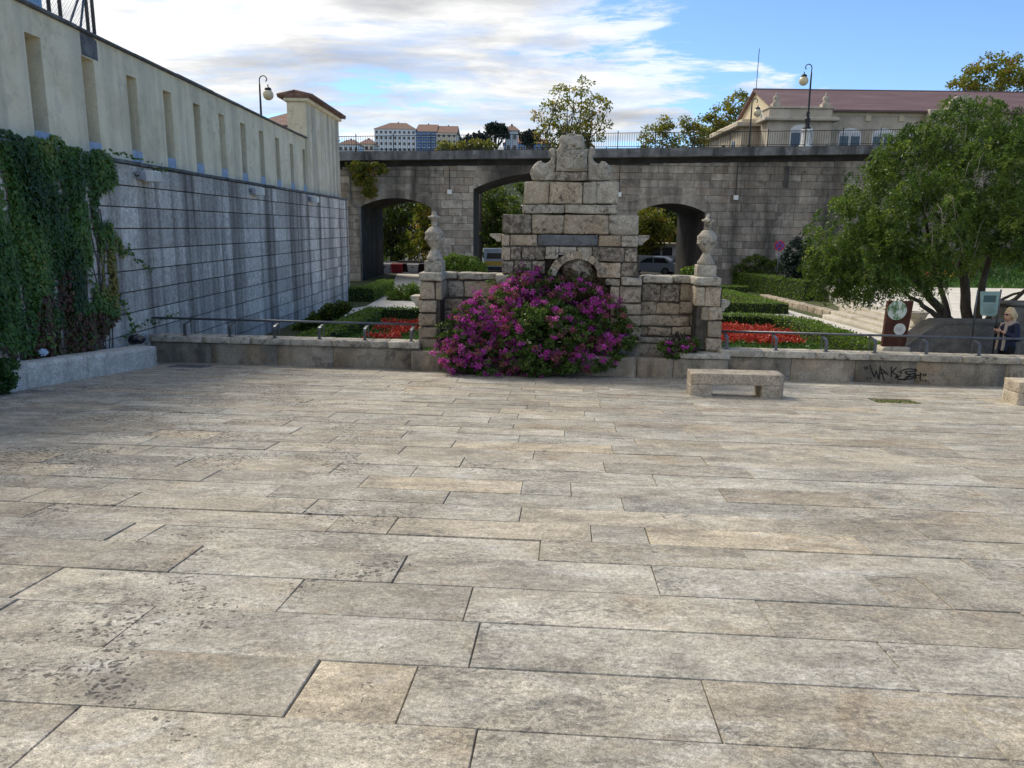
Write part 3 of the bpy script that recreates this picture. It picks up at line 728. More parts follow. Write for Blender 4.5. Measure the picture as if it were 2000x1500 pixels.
    for a in [(1368, 907, 1470, 1008, K), (1472, 907, 1580, 1008, K), (1582, 907, 1664, 1008, 'mon'), (1355, 1010, 1446, 1081, 'mon'), (1448, 1010, 1581, 1081, 'mon'), (1583, 1010, 1684, 1081, 'mon'), (1350, 1083, 1638, 1149, 'mon'), (1642, 1083, 1738, 1150, 'mon'),
              (1345, 1151, 1397, 1203, 'mon'), (1399, 1151, 1532, 1203, 'mon'), (1536, 1151, 1680, 1203, 'mon'), (1682, 1151, 1735, 1205, 'mon'), (1342, 1205, 1735, 1245, 'cap'),
              (245, 887, 361, 985, P), (363, 887, 547, 985, 'mon'), (210, 988, 361, 1052, 'mon'), (363, 988, 560, 1052, 'mon'), (205, 1054, 361, 1118, 'mon'), (363, 1054, 560, 1118, 'mon'), (205, 1120, 380, 1205, 'mon'), (382, 1120, 560, 1205, 'mon'), (205, 1206, 560, 1245, 'cap')]:
        blk(*a[:4], V=W, dep=.45, m=a[4], amp=.025, r=.035, proud=rng.uniform(-.02, .03))
    core(1345, 870, 1740, 1245, W, .42); core(205, 850, 560, 1245, W, .42)
    # piers
    Q = 15.42
    blk(108, 840, 246, 892, V=Q-.03, dep=.75, m='cap', amp=.02, r=.035, proud=.03); blk(1666, 868, 1816, 921, V=Q-.03, dep=.75, m='cap', amp=.02, r=.035, proud=.03)
    for a in [(112, 893, 200, 998), (202, 893, 243, 998), (106, 1000, 210, 1073), (106, 1075, 209, 1146), (106, 1148, 212, 1212), (1672, 922, 1722, 1035), (1724, 922, 1812, 1038), (1700, 1040, 1742, 1116), (1744, 1040, 1822, 1116), (1738, 1118, 1816, 1212), (1728, 1213, 1818, 1290), (106, 1213, 214, 1275)]:
        blk(*a, V=Q, dep=.68, amp=.02, r=.03)
    core(112, 895, 240, 1270, Q, .64); core(1676, 925, 1812, 1285, Q, .64)
    # plinth course between the piers and the front trough of the old basin
    for a in [(215, 1246, 760, 1330), (762, 1246, 1190, 1330), (1192, 1246, 1480, 1330), (1482, 1246, 1730, 1330)]: blk(*a, V=15.9, dep=.4, m='cap')
    return t
monument()
def trough():
    t = thing('stone_trough', 'low stone basin wall at the foot of the monument', 'trough', (-3, 15.1, gz(-3, 15.1)), gframe=True)
    rng = random.Random(8); U = -3.04
    for w in (.62, 1.0, 1.0, 1.0, .9, .72, 1.06):
        z = gz(U+w/2, 15.1)
        MB().rstone((U+.004, 15.1, z-.2), (U+w-.004, 15.32, z+.385+(.02 if U > 2.2 else 0)), .02, .01, 6, U+9).build('stone', M['parapet'], t, True); U += w
    MB().rstone((U-.95, 15.07, gz(U, 15.1)+.40), (U+.03, 15.5, gz(U, 15.1)+.5), .02, .01, 5, 2).build('cap_stone', M['cap'], t, True)
    z = gz(0, 15.4); MB().box((-3.0, 15.3, z-.2), (U-.05, 15.9, z+.25)).build('earth', M['soil'], t)
trough()
def urn(label, xs, y_top, y_base, V, prof):
    """xs: centre in zoom units"""
    Uc, Z0 = zm(xs, y_base, V); _, Z1 = zm(xs, y_top, V); h = Z1-Z0; s = 1/ (2.885*FPX/V)
    t = thing('stone_urn', label, 'urn', (Uc, V, Z0), gframe=True, group='carved urns on the monument piers')
    px = lambda q: q*s*1.0
    w = px(52)
    MB().rstone((Uc-w, V-w, Z0), (Uc+w, V+w, Z0+.19*h), .012, .008, 5, xs).build('pedestal', M['monpale'], t, True)
    pr = [(px(r), Z0+f*h-Z0) for r, f in prof]
    cut = [i for i, (r, f) in enumerate(prof) if f >= .74][0]
    def wob(mb, a):
        mb.v = [(x+a*mnoise.noise(Vector((x*9, y*9, z*9))), y+a*mnoise.noise(Vector((x*9+5, y*9, z*9))), z) for x, y, z in mb.v]; return mb
    wob(MB().lathe(pr[:cut+1], (Uc, V, Z0), 24), .012).build('vase', M['monpale'], t, True)
    wob(MB().lathe(pr[cut:], (Uc, V, Z0), 18), .003).build('finial', M['monpale'], t, True)
    # garland swags round the bowl
    for q in range(8):
        a0, a1 = 2*math.pi*q/8, 2*math.pi*(q+1)/8; pts = []
        for i in range(7):
            f = i/6; a = a0+(a1-a0)*f; r = px(48); pts.append((Uc+r*math.cos(a), V+r*math.sin(a), Z0+h*(.60-.075*math.sin(math.pi*f))))
        MB().tube(pts, [px(4)+px(4)*math.sin(math.pi*i/6) for i in range(7)], 6).build('garland', M['monpale'], t, True)
PROF = [(42, .19), (46, .2), (46, .24), (38, .27), (34, .30), (25, .345), (19, .375), (20, .39), (32, .43), (43, .48), (49, .54), (52, .60), (54, .625), (54, .645), (45, .67), (34, .71), (30, .725), (18, .745), (14, .77), (18, .80), (16, .84), (26, .87), (36, .885), (36, .905), (20, .92), (13, .94), (14, .965), (8, .99), (2, 1.0)]
urn('weathered stone urn with garlands on the left monument pier', 200, 495, 840, 15.75, PROF)
urn('cleaner stone urn with garlands on the right monument pier', 1722, 512, 866, 15.75, PROF)

# ================================================================== RETAINING WALL, LEFT
WX = -7.72
def retaining():
    t = thing('granite_retaining_wall', 'tall grey granite retaining wall with dark vertical stains', 'wall', (WX, 20, -1.7))
    rng = random.Random(5); Y0, Y1 = 3.5, 36.5; top = 2.9; ch = .418
    MB().box((WX-.6, Y0, -2.0), (WX-.03, Y1-.02, top-.02)).build('core', M['mortar'], t)
    rest = MB(); lst = []
    for c in range(12):
        z1 = top-.05-c*ch; z0 = z1-ch; y = Y0-rng.uniform(0, 1)
        while y < Y1:
            w = .78 if y > 28.5 else rng.choice([.9, 1.2, 1.2, 1.5]); a, b = max(y, Y0), min(y+w, Y1); y += w
            if Y1-b < .3: b = Y1; y = Y1
            if b-a < .08: continue
            lst.append((a, b, z0, z1))
    lst.sort(key=lambda q: (q[0] < 12.6, q[0]))
    for i, (a, b, z0, z1) in enumerate(lst):
        pr = rng.uniform(0, .006)
        args = ((WX-.3, a+.0035, z0+.012), (WX+pr*3, b-.003, z1-.010), .007)
        if i < 290 and a > 12.6: MB().cbox(*args).build('block', M['granite'], t)
        else: rest.cbox(*args)
    rest.build('covered_blocks', M['granite'], t, kind='stuff')
    y = Y0
    while y < Y1-.2:
        w = min(1.6, Y1-y); MB().rstone((WX-.45, y+.004, top-.045), (WX+.05, y+w-.004, top+.03), .02, .014, 5, y).build('cap_stone', M['coping'], t, True); y += w
retaining()
def upper_wall():
    X = -8.0; t = thing('rendered_wall', 'long pale yellow rendered wall with tall narrow slots above the granite', 'wall', (X, 20, 2.93))
    mids = [13.57+1.671*k for k in range(-4, 11)]; hw = .215; Ya, Yb = 4.0, 30.7
    tz = lambda y: 5.16-.0125*(y-13.2)                # the wall head falls slightly
    def slope(mb, k=1.0): mb.v = [(x, y, z+(tz(y)-5.04)*max(0, min(1, (z-3.3)/1.3))*k) for x, y, z in mb.v]; return mb
    zt, top = 4.62, 5.04
    edges = [Ya]+[e for m_ in mids for e in (m_-hw, m_+hw)]+[Yb]
    mb = MB()
    for a, b in zip(edges[::2], edges[1::2]): mb.box((X-.95, a, 2.93), (X, b, zt))        # piers
    for a, b in zip(edges, edges[1:]): mb.box((X-.95, a, zt), (X, b, top))
    slope(mb).build('wall', M['render'], t)
    slope(MB().box((X-1.07, Ya, 2.93), (X-.952, Yb, top-.01))).build('back_wall', M['render'], t)
    for m_ in mids: MB().cbox((X-.948, m_-hw+.002, 2.932), (X+.012, m_+hw-.002, 3.2), .004).build('sill_panel', M['panel'], t)
    y = Ya; rng = random.Random(2)
    while y < Yb-.1:
        w = min(rng.uniform(1.8, 2.4), Yb-y); a = rng.uniform(-.01, .01)
        slope(MB().cbox((X-1.12, y+.004, top+.002), (X+.07, y+w-.004, top+.065+a), .012)).build('coping', M['coping'], t); y += w
    slope(MB().prism([(15.05, 4.64), (15.62, 4.64), (15.62, 4.99), (15.5, top-.003), (15.05, top-.003)], X+.001, X+.006, 'X')).build('cement_patch', M['coping'], t)
upper_wall()
def tower():
    X = -7.93; t = thing('gate_tower', 'yellow rendered wall pavilion with tiled eaves and black streaks', 'pavilion', (X, 31, 2.93))
    X0 = X-.72; Y0, Y1 = 30.55, 36.1
    MB().box((X0, Y0, 2.93), (X, Y1, 6.28)).build('wall', stone('streaked_render', (.60, .51, .35), (.74, .645, .46), (.8, .71, .54), 1.2, lichen=.3, lsc=3, lcol=(.15, .15, .13), streak=.7, scol=(.2, .19, .175), vary=.02, grain=.15, ssc=(2, 1.7, .08)), t)
    MB().cbox((X0-.1, Y0-.1, 6.283), (X+.12, Y1+.12, 6.42), .02).build('cornice', M['render'], t)
    roof = MB().prism([(X0-.26, 6.423), (X+.24, 6.423), (X+.24, 6.46), ((X0+X)/2, 6.6), (X0-.26, 6.46)], Y0-.16, Y1+.25); roof.build('roof', M['tile'], t)
    y = Y0-.1; mx = (X0+X)/2
    while y < Y1+.24:
        for sx_ in (-1, 1):
            e = X+.29 if sx_ > 0 else X0-.31
            MB().tube([(mx, y, 6.625), (e, y, 6.47)], [.075, .085], 7).build('tile', M['tile'], t, True)
        y += .2
tower()
def flood(label, Y, s=1.0):
    t = thing('floodlight', label, 'floodlight', (WX+.06, Y, 2.6), group='floodlights on the granite wall')
    z = 2.66; x = WX+.05
    MB().cbox((x, Y-.2, z-.11), (x+.22, Y+.2, z+.11), .012).build('housing', M['white'], t)
    MB().cbox((x+.221, Y-.17, z-.09), (x+.232, Y+.17, z+.09), .003).build('front_glass', plain('frosted_glass', (.6, .6, .55), .25), t)
    MB().cbox((x-.04, Y-.4, z-.09), (x+.08, Y-.22, z+.09), .008).build('ballast_box', plain('grey_box', (.3, .31, .33), .5), t)
    MB().tube([(x+.02, Y-.62, z+.04), (x+.02, Y-.52, z-.03), (x+.02, Y-.4, z)], .012, 6).build('cable', M['iron'], t)
flood('white floodlight box beside the ivy on the granite wall', 16.55); flood('white floodlight box midway along the granite wall', 23.4); flood('white floodlight box nearest the tiled pavilion', 29.9)

# ================================================================== VIADUCT
VY, VT = 52.0, 8.5
def deck_z(X): return 6.59+.0232*X
ARCH = [(-10.11, -5.5, 2.98, 3.53), (-2.68, 6.4, 4.18, 5.24), (8.18, 12.58, 2.86, 3.41)]
def arch_geo(a):
    x0, x1, zs, zc = a; c = (x1-x0)/2; r_ = zc-zs; Rr = (c*c+r_*r_)/(2*r_); return (x0+x1)/2, zc-Rr, Rr
def open_z(X):
    """underside of the masonry at X"""
    for a in ARCH:
        if a[0] < X < a[1]:
            cx, cz, Rr = arch_geo(a); return cz+math.sqrt(max(0, Rr*Rr-(X-cx)**2))
    return None
def viaduct():
    t = thing('stone_viaduct', 'long dark stained stone viaduct with three shallow arches behind the garden', 'bridge', (0, VY, -1.95))
    XA, XB, ZB = -24.0, 48.0, -2.3
    xs = [XA, XB]
    for a in ARCH: xs += [a[0], a[1]]+[a[0]+(a[1]-a[0])*k/24 for k in range(1, 24)]
    xs = sorted(set(xs)); mb = MB()
    for a, b in zip(xs, xs[1:]):
        o = open_z((a+b)/2)
        if o is None: za = zb = ZB
        else:
            e = 1e-5; za, zb = open_z(a+e), open_z(b-e)
        ta, tb = deck_z(a)-.85, deck_z(b)-.85; y0, y1 = VY+.03, VY+VT
        mb.add([(a, y0, za), (b, y0, zb), (b, y1, zb), (a, y1, za), (a, y0, ta), (b, y0, tb), (b, y1, tb), (a, y1, ta)],
               [(0, 3, 2, 1), (4, 5, 6, 7), (0, 1, 5, 4), (1, 2, 6, 5), (2, 3, 7, 6), (3, 0, 4, 7)])
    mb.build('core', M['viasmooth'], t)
    for ar in ARCH:                                 # plain facing just over the arch rings
      fc = MB()
      for a, b in zip(xs, xs[1:]):
        o = open_z((a+b)/2)
        if o is None or not ar[0] < (a+b)/2 < ar[1]: continue
        za, zb = open_z(a+1e-5), open_z(b-1e-5); h = 1.15
        ta, tb = min(za+h, deck_z(a)-.87), min(zb+h, deck_z(b)-.87)
        fc.add([(a, VY+.012, za), (b, VY+.012, zb), (b, VY+.028, zb), (a, VY+.028, za), (a, VY+.012, ta), (b, VY+.012, tb), (b, VY+.028, tb), (a, VY+.028, ta)], [(0, 3, 2, 1), (4, 5, 6, 7), (0, 1, 5, 4), (1, 2, 6, 5), (2, 3, 7, 6), (3, 0, 4, 7)])
      fc.build('facing', M['via'], t)
    rng = random.Random(31); blocks = []; z = ZB
    while z < 7.0:
        h = rng.uniform(.44, .54); x = XA-rng.uniform(0, 1)
        while x < XB:
            w = rng.uniform(.8, 1.5); a, b = x, x+w; x = b; z1 = z+h
            top = deck_z((a+b)/2)-.87
            if z > top-.12: continue
            z1 = min(z1, top)
            iv = [(a, b)]
            for ar in ARCH:
                cx, cz, Rr = arch_geo(ar); Ro = Rr+.5
                if z < ar[2]-.02: lo, hi = ar[0], ar[1]
                elif z < cz+Ro: hw = math.sqrt(Ro*Ro-(z-cz)**2); lo, hi = max(ar[0]-.0, cx-hw), min(ar[1], cx+hw)
                else: continue
                nv = []
                for p, q in iv:
                    if p < lo: nv.append((p, min(q, lo)))
                    if q > hi: nv.append((max(p, hi), q))
                iv = [q for q in nv if q[1]-q[0] > .07]
            for p, q in iv: blocks.append((p, q, z, z1))
        z += h
    def vis(bk):
        u, v, d = proj(((bk[0]+bk[1])/2, VY, (bk[2]+bk[3])/2))
        if u < 672 or u > 1690 or v > 545: return 0
        if 1000 < u < 1240 and v > 350 or u > 1600 and v > 330 or 1410 < u < 1600 and v > 520: return 0
        return (bk[1]-bk[0])*(bk[3]-bk[2])
    blocks.sort(key=vis, reverse=True); rest = MB()
    for i, (a, b, z0, z1) in enumerate(blocks):
        pr = rng.uniform(-.012, .02); q = ((a+.009, VY-pr-.012, z0+.009), (b-.009, VY+.06, z1-.009), .010)
        if i < 300: MB().cbox(*q).build('block', M['via'], t)
        else: rest.cbox(*q)
    rest.build('hidden_blocks', M['via'], t, kind='stuff')
    for a in ARCH:                                   # ring of wedge stones round every arch
        cx, cz, Rr = arch_geo(a); th = math.asin((a[1]-a[0])/2/Rr); n = 13 if a[1]-a[0] < 6 else 25
        for k in range(n):
            t0, t1 = -th+2*th*k/n+.0012, -th+2*th*(k+1)/n-.0012
            poly = [(cx+r_*math.sin(q), cz+r_*math.cos(q)) for r_, q in ((Rr, t0), (Rr, t1), (Rr+.52, t1), (Rr+.52, t0))]
            MB().prism(poly, VY-.012, VY+.05).build('voussoir', M['via'], t)
    # deck slab with deep overhang, parapet kerb
    def slab(z0, z1, y0, y1, name, m):
        MB().add([(x, y, deck_z(x)+z_) for z_ in (z0, z1) for x, y in ((XA, y0), (XB, y0), (XB, y1), (XA, y1))], [(0, 3, 2, 1), (4, 5, 6, 7), (0, 1, 5, 4), (1, 2, 6, 5), (2, 3, 7, 6), (3, 0, 4, 7)]).build(name, m, t)
    slab(-.86, -.52, VY-.06, VY+VT+.06, 'shadow_corbel', M['shadow_corbel']); slab(-.518, 0, VY-.85, VY+VT+.85, 'deck', M['deck'])  # thin dark band stands in for the overhang's shadow
    # conduit, patch, drain pipe
    p = at(683, 330, VY-.06)
    MB().tube([(p.x, VY-.1, 5.4), (p.x, VY-.1, 3.3), (p.x+.35, VY-.1, 3.0), (p.x+.6, VY-.1, 2.8), (p.x+.6, VY-.1, -1.9)], .06, 8).build('drain_pipe', M['deck'], t, True)
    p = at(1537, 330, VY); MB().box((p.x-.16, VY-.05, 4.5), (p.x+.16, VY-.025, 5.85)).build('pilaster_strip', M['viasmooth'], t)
    return t
viaduct()
for label, u, v in (('small white light box between the two left arches', 878, 375), ('small white light box just right of the monument top', 1209, 380), ('small white light box above the right arch', 1437, 386)):
    p = at(u, v, VY-.1); t = thing('wall_light', label, 'wall light', (p.x, VY-.03, p.z-.15), group='light boxes on the viaduct')
    MB().cbox((p.x-.15, VY-.22, p.z-.15), (p.x+.15, VY-.045, p.z+.15), .02).build('housing', M['white'], t)
    MB().tube([(p.x, VY-.06, p.z+.15), (p.x, VY-.06, deck_z(p.x)-.95)], .022, 6).build('conduit', M['iron'], t)
def street_rail(label, Y, XA, XB):
    t = thing('iron_railing', label, 'railing', (0, Y, 7), group='railings along the viaduct deck')
    z = lambda x: deck_z(x)+.002
    for h in (.14, .98): MB().tube([(XA, Y, z(XA)+h), (XB, Y, z(XB)+h)], .022, 6).build('rail', M['iron'], t)
    mb = MB(); x = XA
    while x < XB: mb.tube([(x, Y, z(x)+.12), (x, Y, z(x)+1.0)], .011, 4); x += .15
    mb.build('bars', M['iron'], t, kind='stuff')
    x = XA
    while x < XB:
        MB().tube([(x, Y, z(x)), (x, Y, z(x)+1.12)], .032, 6).build('post', M['iron'], t); x += 2.4
street_rail('black iron railing along the near edge of the viaduct deck', VY-.6, -12.6, 34)
street_rail('black iron railing along the far edge of the viaduct deck', VY+VT+.6, -14.6, 34)
def scroll_lamp(label, X, Y, z0, h, side, ped=1.2):
    """lamp post with a curled top and a globe hanging from it"""
    t = thing('street_lamp', label, 'street lamp', (X, Y, z0), group='globe street lamps')
    if ped: MB().lathe([(.42, 0), (.42, .15), (.34, .2), (.30, ped-.2), (.38, ped-.12), (.38, ped)], (X, Y, z0), 8).build('pedestal', M['white'], t)
    b = z0+ped; H = h-ped
    MB().lathe([(.26, 0), (.26, .1), (.17, .2), (.15, .55), (.2, .62), (.12, .7), (.09, .95), (.13, 1.0), (.075, 1.08), (.05, H-.75), (.045, H-.5)], (X, Y, b), 10).build('post', M['iron'], t, True)
    pts = [Vector((X, Y, b+H-.55))]; r0 = .24
    for k in range(15):
        a = math.pi*(k/11); r_ = r0*(1-.03*k); pts.append(Vector((X+side*(r0-r_*math.cos(a)), Y, b+H-.25+r_*math.sin(a))))
    MB().tube(pts, .03, 6).build('scroll', M['iron'], t, True)
    gx = X+side*r0*1.9; gz_ = b+H-1.05
    MB().tube([(gx, Y, b+H-.5), (gx, Y, gz_+.25)], .03, 6).build('hanger', M['iron'], t)
    MB().lathe([(.05, .42), (.16, .36), (.2, .26)][::-1], (gx, Y, gz_), 12).build('cap', M['iron'], t)
    MB().ball((gx, Y, gz_), .29, 16, 12).build('globe', M['globe'], t, True)
p = at(1568, 285, VY-.3); scroll_lamp('tall scroll topped globe lamp on a white pedestal, on the viaduct', p.x+.18, VY-.25, deck_z(p.x)+.003, 5.1, -1, 1.1)
p = at(1463, 285, 60.4); scroll_lamp('shorter globe lamp on the far side of the viaduct before the station', p.x, 60.4, deck_z(p.x)+.003, 4.4, 1, 0)
p = at(506, 146, 45); scroll_lamp('globe lamp rising behind the yellow slotted wall', p.x, 45, 5.2, p.z-5.2, 1, 0)

# ================================================================== STATION, RIGHT BACKGROUND
def arched(mbs, X, z0, w, h, Y):
    """arched opening polygon"""
    pts = [(X-w/2, z0), (X+w/2, z0), (X+w/2, z0+h-w*.28)]
    for k in range(1, 8):
        a = math.pi*k/8; pts.append((X+w/2*math.cos(a), z0+h-w*.28+w*.28*math.sin(a)))
    return pts+[(X-w/2, z0+h-w*.28)]
def station():
    t = thing('railway_station', 'sandstone station hall with a long maroon roof and cream gable', 'building', (35, 72, 7.5))
    X0, X1, Y0, Y1, ze, zr = 23.2, 75.0, 72.0, 84.0, 12.4, 14.85; yr = 78.0
    MB().box((X0, Y0, 5), (X1, Y1, ze)).build('wall', M['sandstone'], t)
    MB().box((X0+.3, Y0-.06, ze-.55), (X1, Y0-.002, ze-.05)).build('frieze', M['cream'], t)
    for k in range(12):
        x = 28.5+k*3.0; MB().cbox((x-.25, Y0-.1, ze-1.0), (x+.25, Y0-.062, ze-.02), .02).build('pilaster', M['cream'], t)
    MB().prism([(Y0, ze), (Y1, ze), (yr, zr-.1)], X0-.02, X0+.25, 'X').build('gable', M['cream'], t)
    for s_, ya in ((1, Y0-.5), (-1, Y1+.5)):
        rf = MB().add([(X0-.35, ya, ze-.28+.02), (X1, ya, ze-.28+.02), (X1, yr, zr), (X0-.35, yr, zr), (X0-.35, ya, ze-.1), (X1, ya, ze-.1), (X1, yr, zr+.18), (X0-.35, yr, zr+.18)], [(0, 1, 2, 3), (4, 5, 6, 7), (0, 1, 5, 4), (2, 3, 7, 6), (1, 2, 6, 5), (3, 0, 4, 7)])
        o = rf.build('roof', M['maroon'], t)
    MB().tube([(X0-.35, yr, zr+.16), (X1, yr, zr+.16)], .1, 6).build('ridge', M['maroon'], t)
    # projecting entrance block with parapet and finials
    MB().box((22.0, 69.9, 5), (27.5, 71.998, 11.05)).build('entrance_block', M['sandstone'], t)
    MB().cbox((21.5, 69.4, 11.052), (28.0, 71.99, 11.35), .06).build('cornice', M['sandstone'], t)
    MB().cbox((22.0, 69.95, 11.352), (27.5, 71.9, 12.1), .03).build('attic', M['sandstone'], t)
    MB().cbox((21.9, 69.8, 12.102), (27.6, 71.9, 12.25), .03).build('attic_cap', M['sandstone'], t)
    for x in (22.6, 26.9):
        MB().cbox((x-.35, 69.85, 12.252), (x+.35, 70.6, 12.55), .03).build('pedestal', M['sandstone'], t)
        MB().lathe([(.3, 0), (.3, .1), (.14, .18), (.3, .4), (.26, .55), (.1, .66), (.12, .72), (.02, .95)], (x, 70.2, 12.55), 10).build('finial', M['sandstone'], t, True)
    MB().tube([(23.4, 79, zr-.3), (23.45, 79, 18.9)], .035, 5).build('antenna', M['iron'], t)
    # lower wing to the left
    MB().box((20.6, 73.0, 5), (23.18, 87, 10.9)).build('wing', M['sandstone'], t)
    MB().cbox((20.0, 72.4, 10.902), (23.17, 87.6, 11.3), .06).build('wing_cornice', M['sandstone'], t)
    MB().cbox((20.5, 72.9, 11.302), (23.16, 87, 11.6), .04).build('wing_parapet', M['cream'], t)
    for y in (75.5, 79, 82.5): MB().box((20.54, y-.5, 8.2), (20.598, y+.5, 9.9)).build('wing_window', M['glass'], t)
    for y, z in ((75.2, 11.8), (80.8, 11.8)): MB().box((23.12, y-.7, z), (23.178, y+.7, z+.6)).build('gable_window', M['glass'], t)
    # arched windows with white frames
    for x, y in ((24.9, 69.9), (30.0, 72), (33.0, 72), (36.0, 72), (39.0, 72), (42.0, 72), (45.0, 72)):
        w, h, z0 = 2.0, 3.1, 7.7
        ar = MB().prism(arched(None, x, z0-.1, w+.5, h+.45, y), y-.05, y-.004); ar.build('window_surround', M['sandstone'], t)
        f = MB().prism(arched(None, x, z0, w, h, y), y-.09, y-.052).build('window', M['white'], t)
        for dx in (-.5, .5):
            MB().box((x+dx-.4, y-.11, z0+.15), (x+dx+.4, y-.092, z0+2.4)).build('pane', M['glass'], f)
            MB().box((x+dx-.4, y-.11, z0+2.46), (x+dx+.4, y-.092, z0+2.7)).build('pane', plain('curtain_white', (.6, .62, .64), .8), f)
    # round pediment
    Xc, Zc = 39.5, 12.4
    MB().prism([(Xc+1.35*math.cos(math.pi*k/14), Zc+1.25*math.sin(math.pi*k/14)) for k in range(15)], 71.3, 71.95).build('pediment', M['sandstone'], t)
    MB().prism([(Xc+.75*math.cos(2*math.pi*k/24), Zc+.3+.75*math.sin(2*math.pi*k/24)) for k in range(24)], 71.2, 71.29).build('medallion', M['cream'], t)
    MB().cbox((Xc-3.0, 71.1, Zc-1.6), (Xc+3.0, 71.98, Zc-.02), .05).build('pediment_base', M['sandstone'], t)
station()

# ================================================================== FAR TOWN
def block(name, label, u0, u1, v_eave, v_ridge, Y, mwall, nx, nz, dep=12, z_low=4, roofm='tile', balc=False, hip=True):
    a, b = at(u0, v_eave, Y), at(u1, v_eave, Y); ze = (a.z+b.z)/2; zr = at((u0+u1)/2, v_ridge, Y+dep/2).z; x0, x1 = a.x, b.x
    t = thing(name, label, 'building', ((x0+x1)/2, Y, z_low), group='far houses beyond the viaduct')
    MB().box((x0, Y, z_low), (x1, Y+dep, ze)).build('wall', M[mwall], t)
    e = .5; hx = min(.35*dep, (x1-x0)*.3) if hip else 0
    MB().add([(x0-e, Y-e, ze), (x1+e, Y-e, ze), (x1+e, Y+dep+e, ze), (x0-e, Y+dep+e, ze), (x0+hx, Y+dep/2, zr), (x1-hx, Y+dep/2, zr)],
             [(0, 1, 5, 4), (1, 2, 5), (2, 3, 4, 5), (3, 0, 4), (0, 3, 2, 1)]).build('roof', M[roofm], t)
    sw = (x1-x0)/nx; sh = 3.0
    for i in range(nx):
        for j in range(nz):
            cx = x0+sw*(i+.5); cz = ze-1.7-j*sh; w = min(1.5, sw*.5)
            MB().cbox((cx-w/2-.08, Y-.07, cz-.8), (cx+w/2+.08, Y-.003, cz+.8), .01).build('window', M['white'], t)
            MB().box((cx-w/2, Y-.1, cz-.7), (cx+w/2, Y-.072, cz+.7)).build('pane', M['glass'], t)
        if balc:
            for j in range(nz):
                cz = ze-2.6-j*sh; MB().cbox((x0+sw*i+.3, Y-1.0, cz-.15), (x0+sw*(i+1)-.3, Y-.005, cz+.05), .02).build('balcony', M['white'], t)
                MB().cbox((x0+sw*i+.3, Y-1.0, cz+.052), (x0+sw*(i+1)-.3, Y-.94, cz+.9), .01).build('balcony_front', M[mwall], t)
    MB().cbox(((x0+x1)/2-.3, Y+dep/2-.3, zr-.6), ((x0+x1)/2+.3, Y+dep/2+.3, zr+.5), .03).build('chimney', M['tile'], t)
    return t
block('apartment_building', 'pale blue tiled apartment block with a brown hipped roof', 731, 812, 252, 240, 440, 'bwhite', 9, 4, dep=26)
block('apartment_building', 'narrow dark blue apartment block between pale neighbours', 812.3, 852, 257, 243, 440, 'bblue', 4, 4, dep=26, balc=True, hip=False)
block('apartment_building', 'beige apartment block at the right end of the terrace', 852.3, 892, 259, 246, 440, 'bcream', 4, 4, dep=26, hip=False)
block('house', 'small white house with a red roof at the far left', 660, 700, 282, 273, 320, 'bwhite', 4, 3)
block('house', 'low house with red roof left of the apartment blocks', 701, 730, 281, 272, 340, 'bcream', 3, 3)
block('house', 'white house tucked right of the beige apartments', 894, 922, 277, 270, 380, 'bwhite', 3, 3)
block('house', 'long house with a bright orange tiled roof and blue wall', 984, 1075, 280, 267, 300, 'bblue', 9, 3, roofm='orange_tile')
block('house', 'white villa on the hilltop beside the dark pine', 987, 1012, 255, 246, 230, 'bwhite', 2, 2)
block('house', 'small house with tiled roof behind the yellow slotted wall', 500, 590, 247, 221, 40, 'cream', 2, 1, dep=6, z_low=3)
def hill():
    mb = MB(); nx, ny = 60, 14
    for j in range(ny):
        for i in range(nx):
            X = -160+i*6; Y = 190+j*10; u = 1000+1500*X/Y
            e = math.exp(-((X+8)/55)**2)*math.exp(-((j-5)/5)**2)
            mb.v.append((X, Y, -4+29*e+2.2*mnoise.noise(Vector((X*.04, Y*.04, 0)))))
    mb.f = [(j*nx+i, j*nx+i+1, (j+1)*nx+i+1, (j+1)*nx+i) for j in range(ny-1) for i in range(nx-1)]
    m, g = newmat('wooded_hill'); pos = g.n('ShaderNodeNewGeometry').outputs['Position']; n1 = g.noise(pos, .3, 6, .7)
    finish(g, g.ramp(n1, [(.35, (.03, .05, .02)), (.65, (.09, .11, .04))]), .9, n1, 1, 2.0)
    tag(mb.build('hill', m, smooth=True), kind='structure')
hill()
def tower_block():
    t = thing('apartment_tower', 'blue tiled building corner peeping over the yellow wall', 'building', (-41, 60, 0))
    x1 = at(82, 10, 70).x; MB().box((x1-9, 60, 0), (x1, 70, 34)).build('wall', plain('light_blue_tiles', (.25, .42, .6), .5, .2, .5), t)
    for k in range(8):
        for j in range(6):
            MB().cbox((x1-8.6+k*1.1, 59.93, 16.5+j*2.7), (x1-7.9+k*1.1, 59.997, 18.3+j*2.7), .01).build('window', M['bwhite'], t)
tower_block()
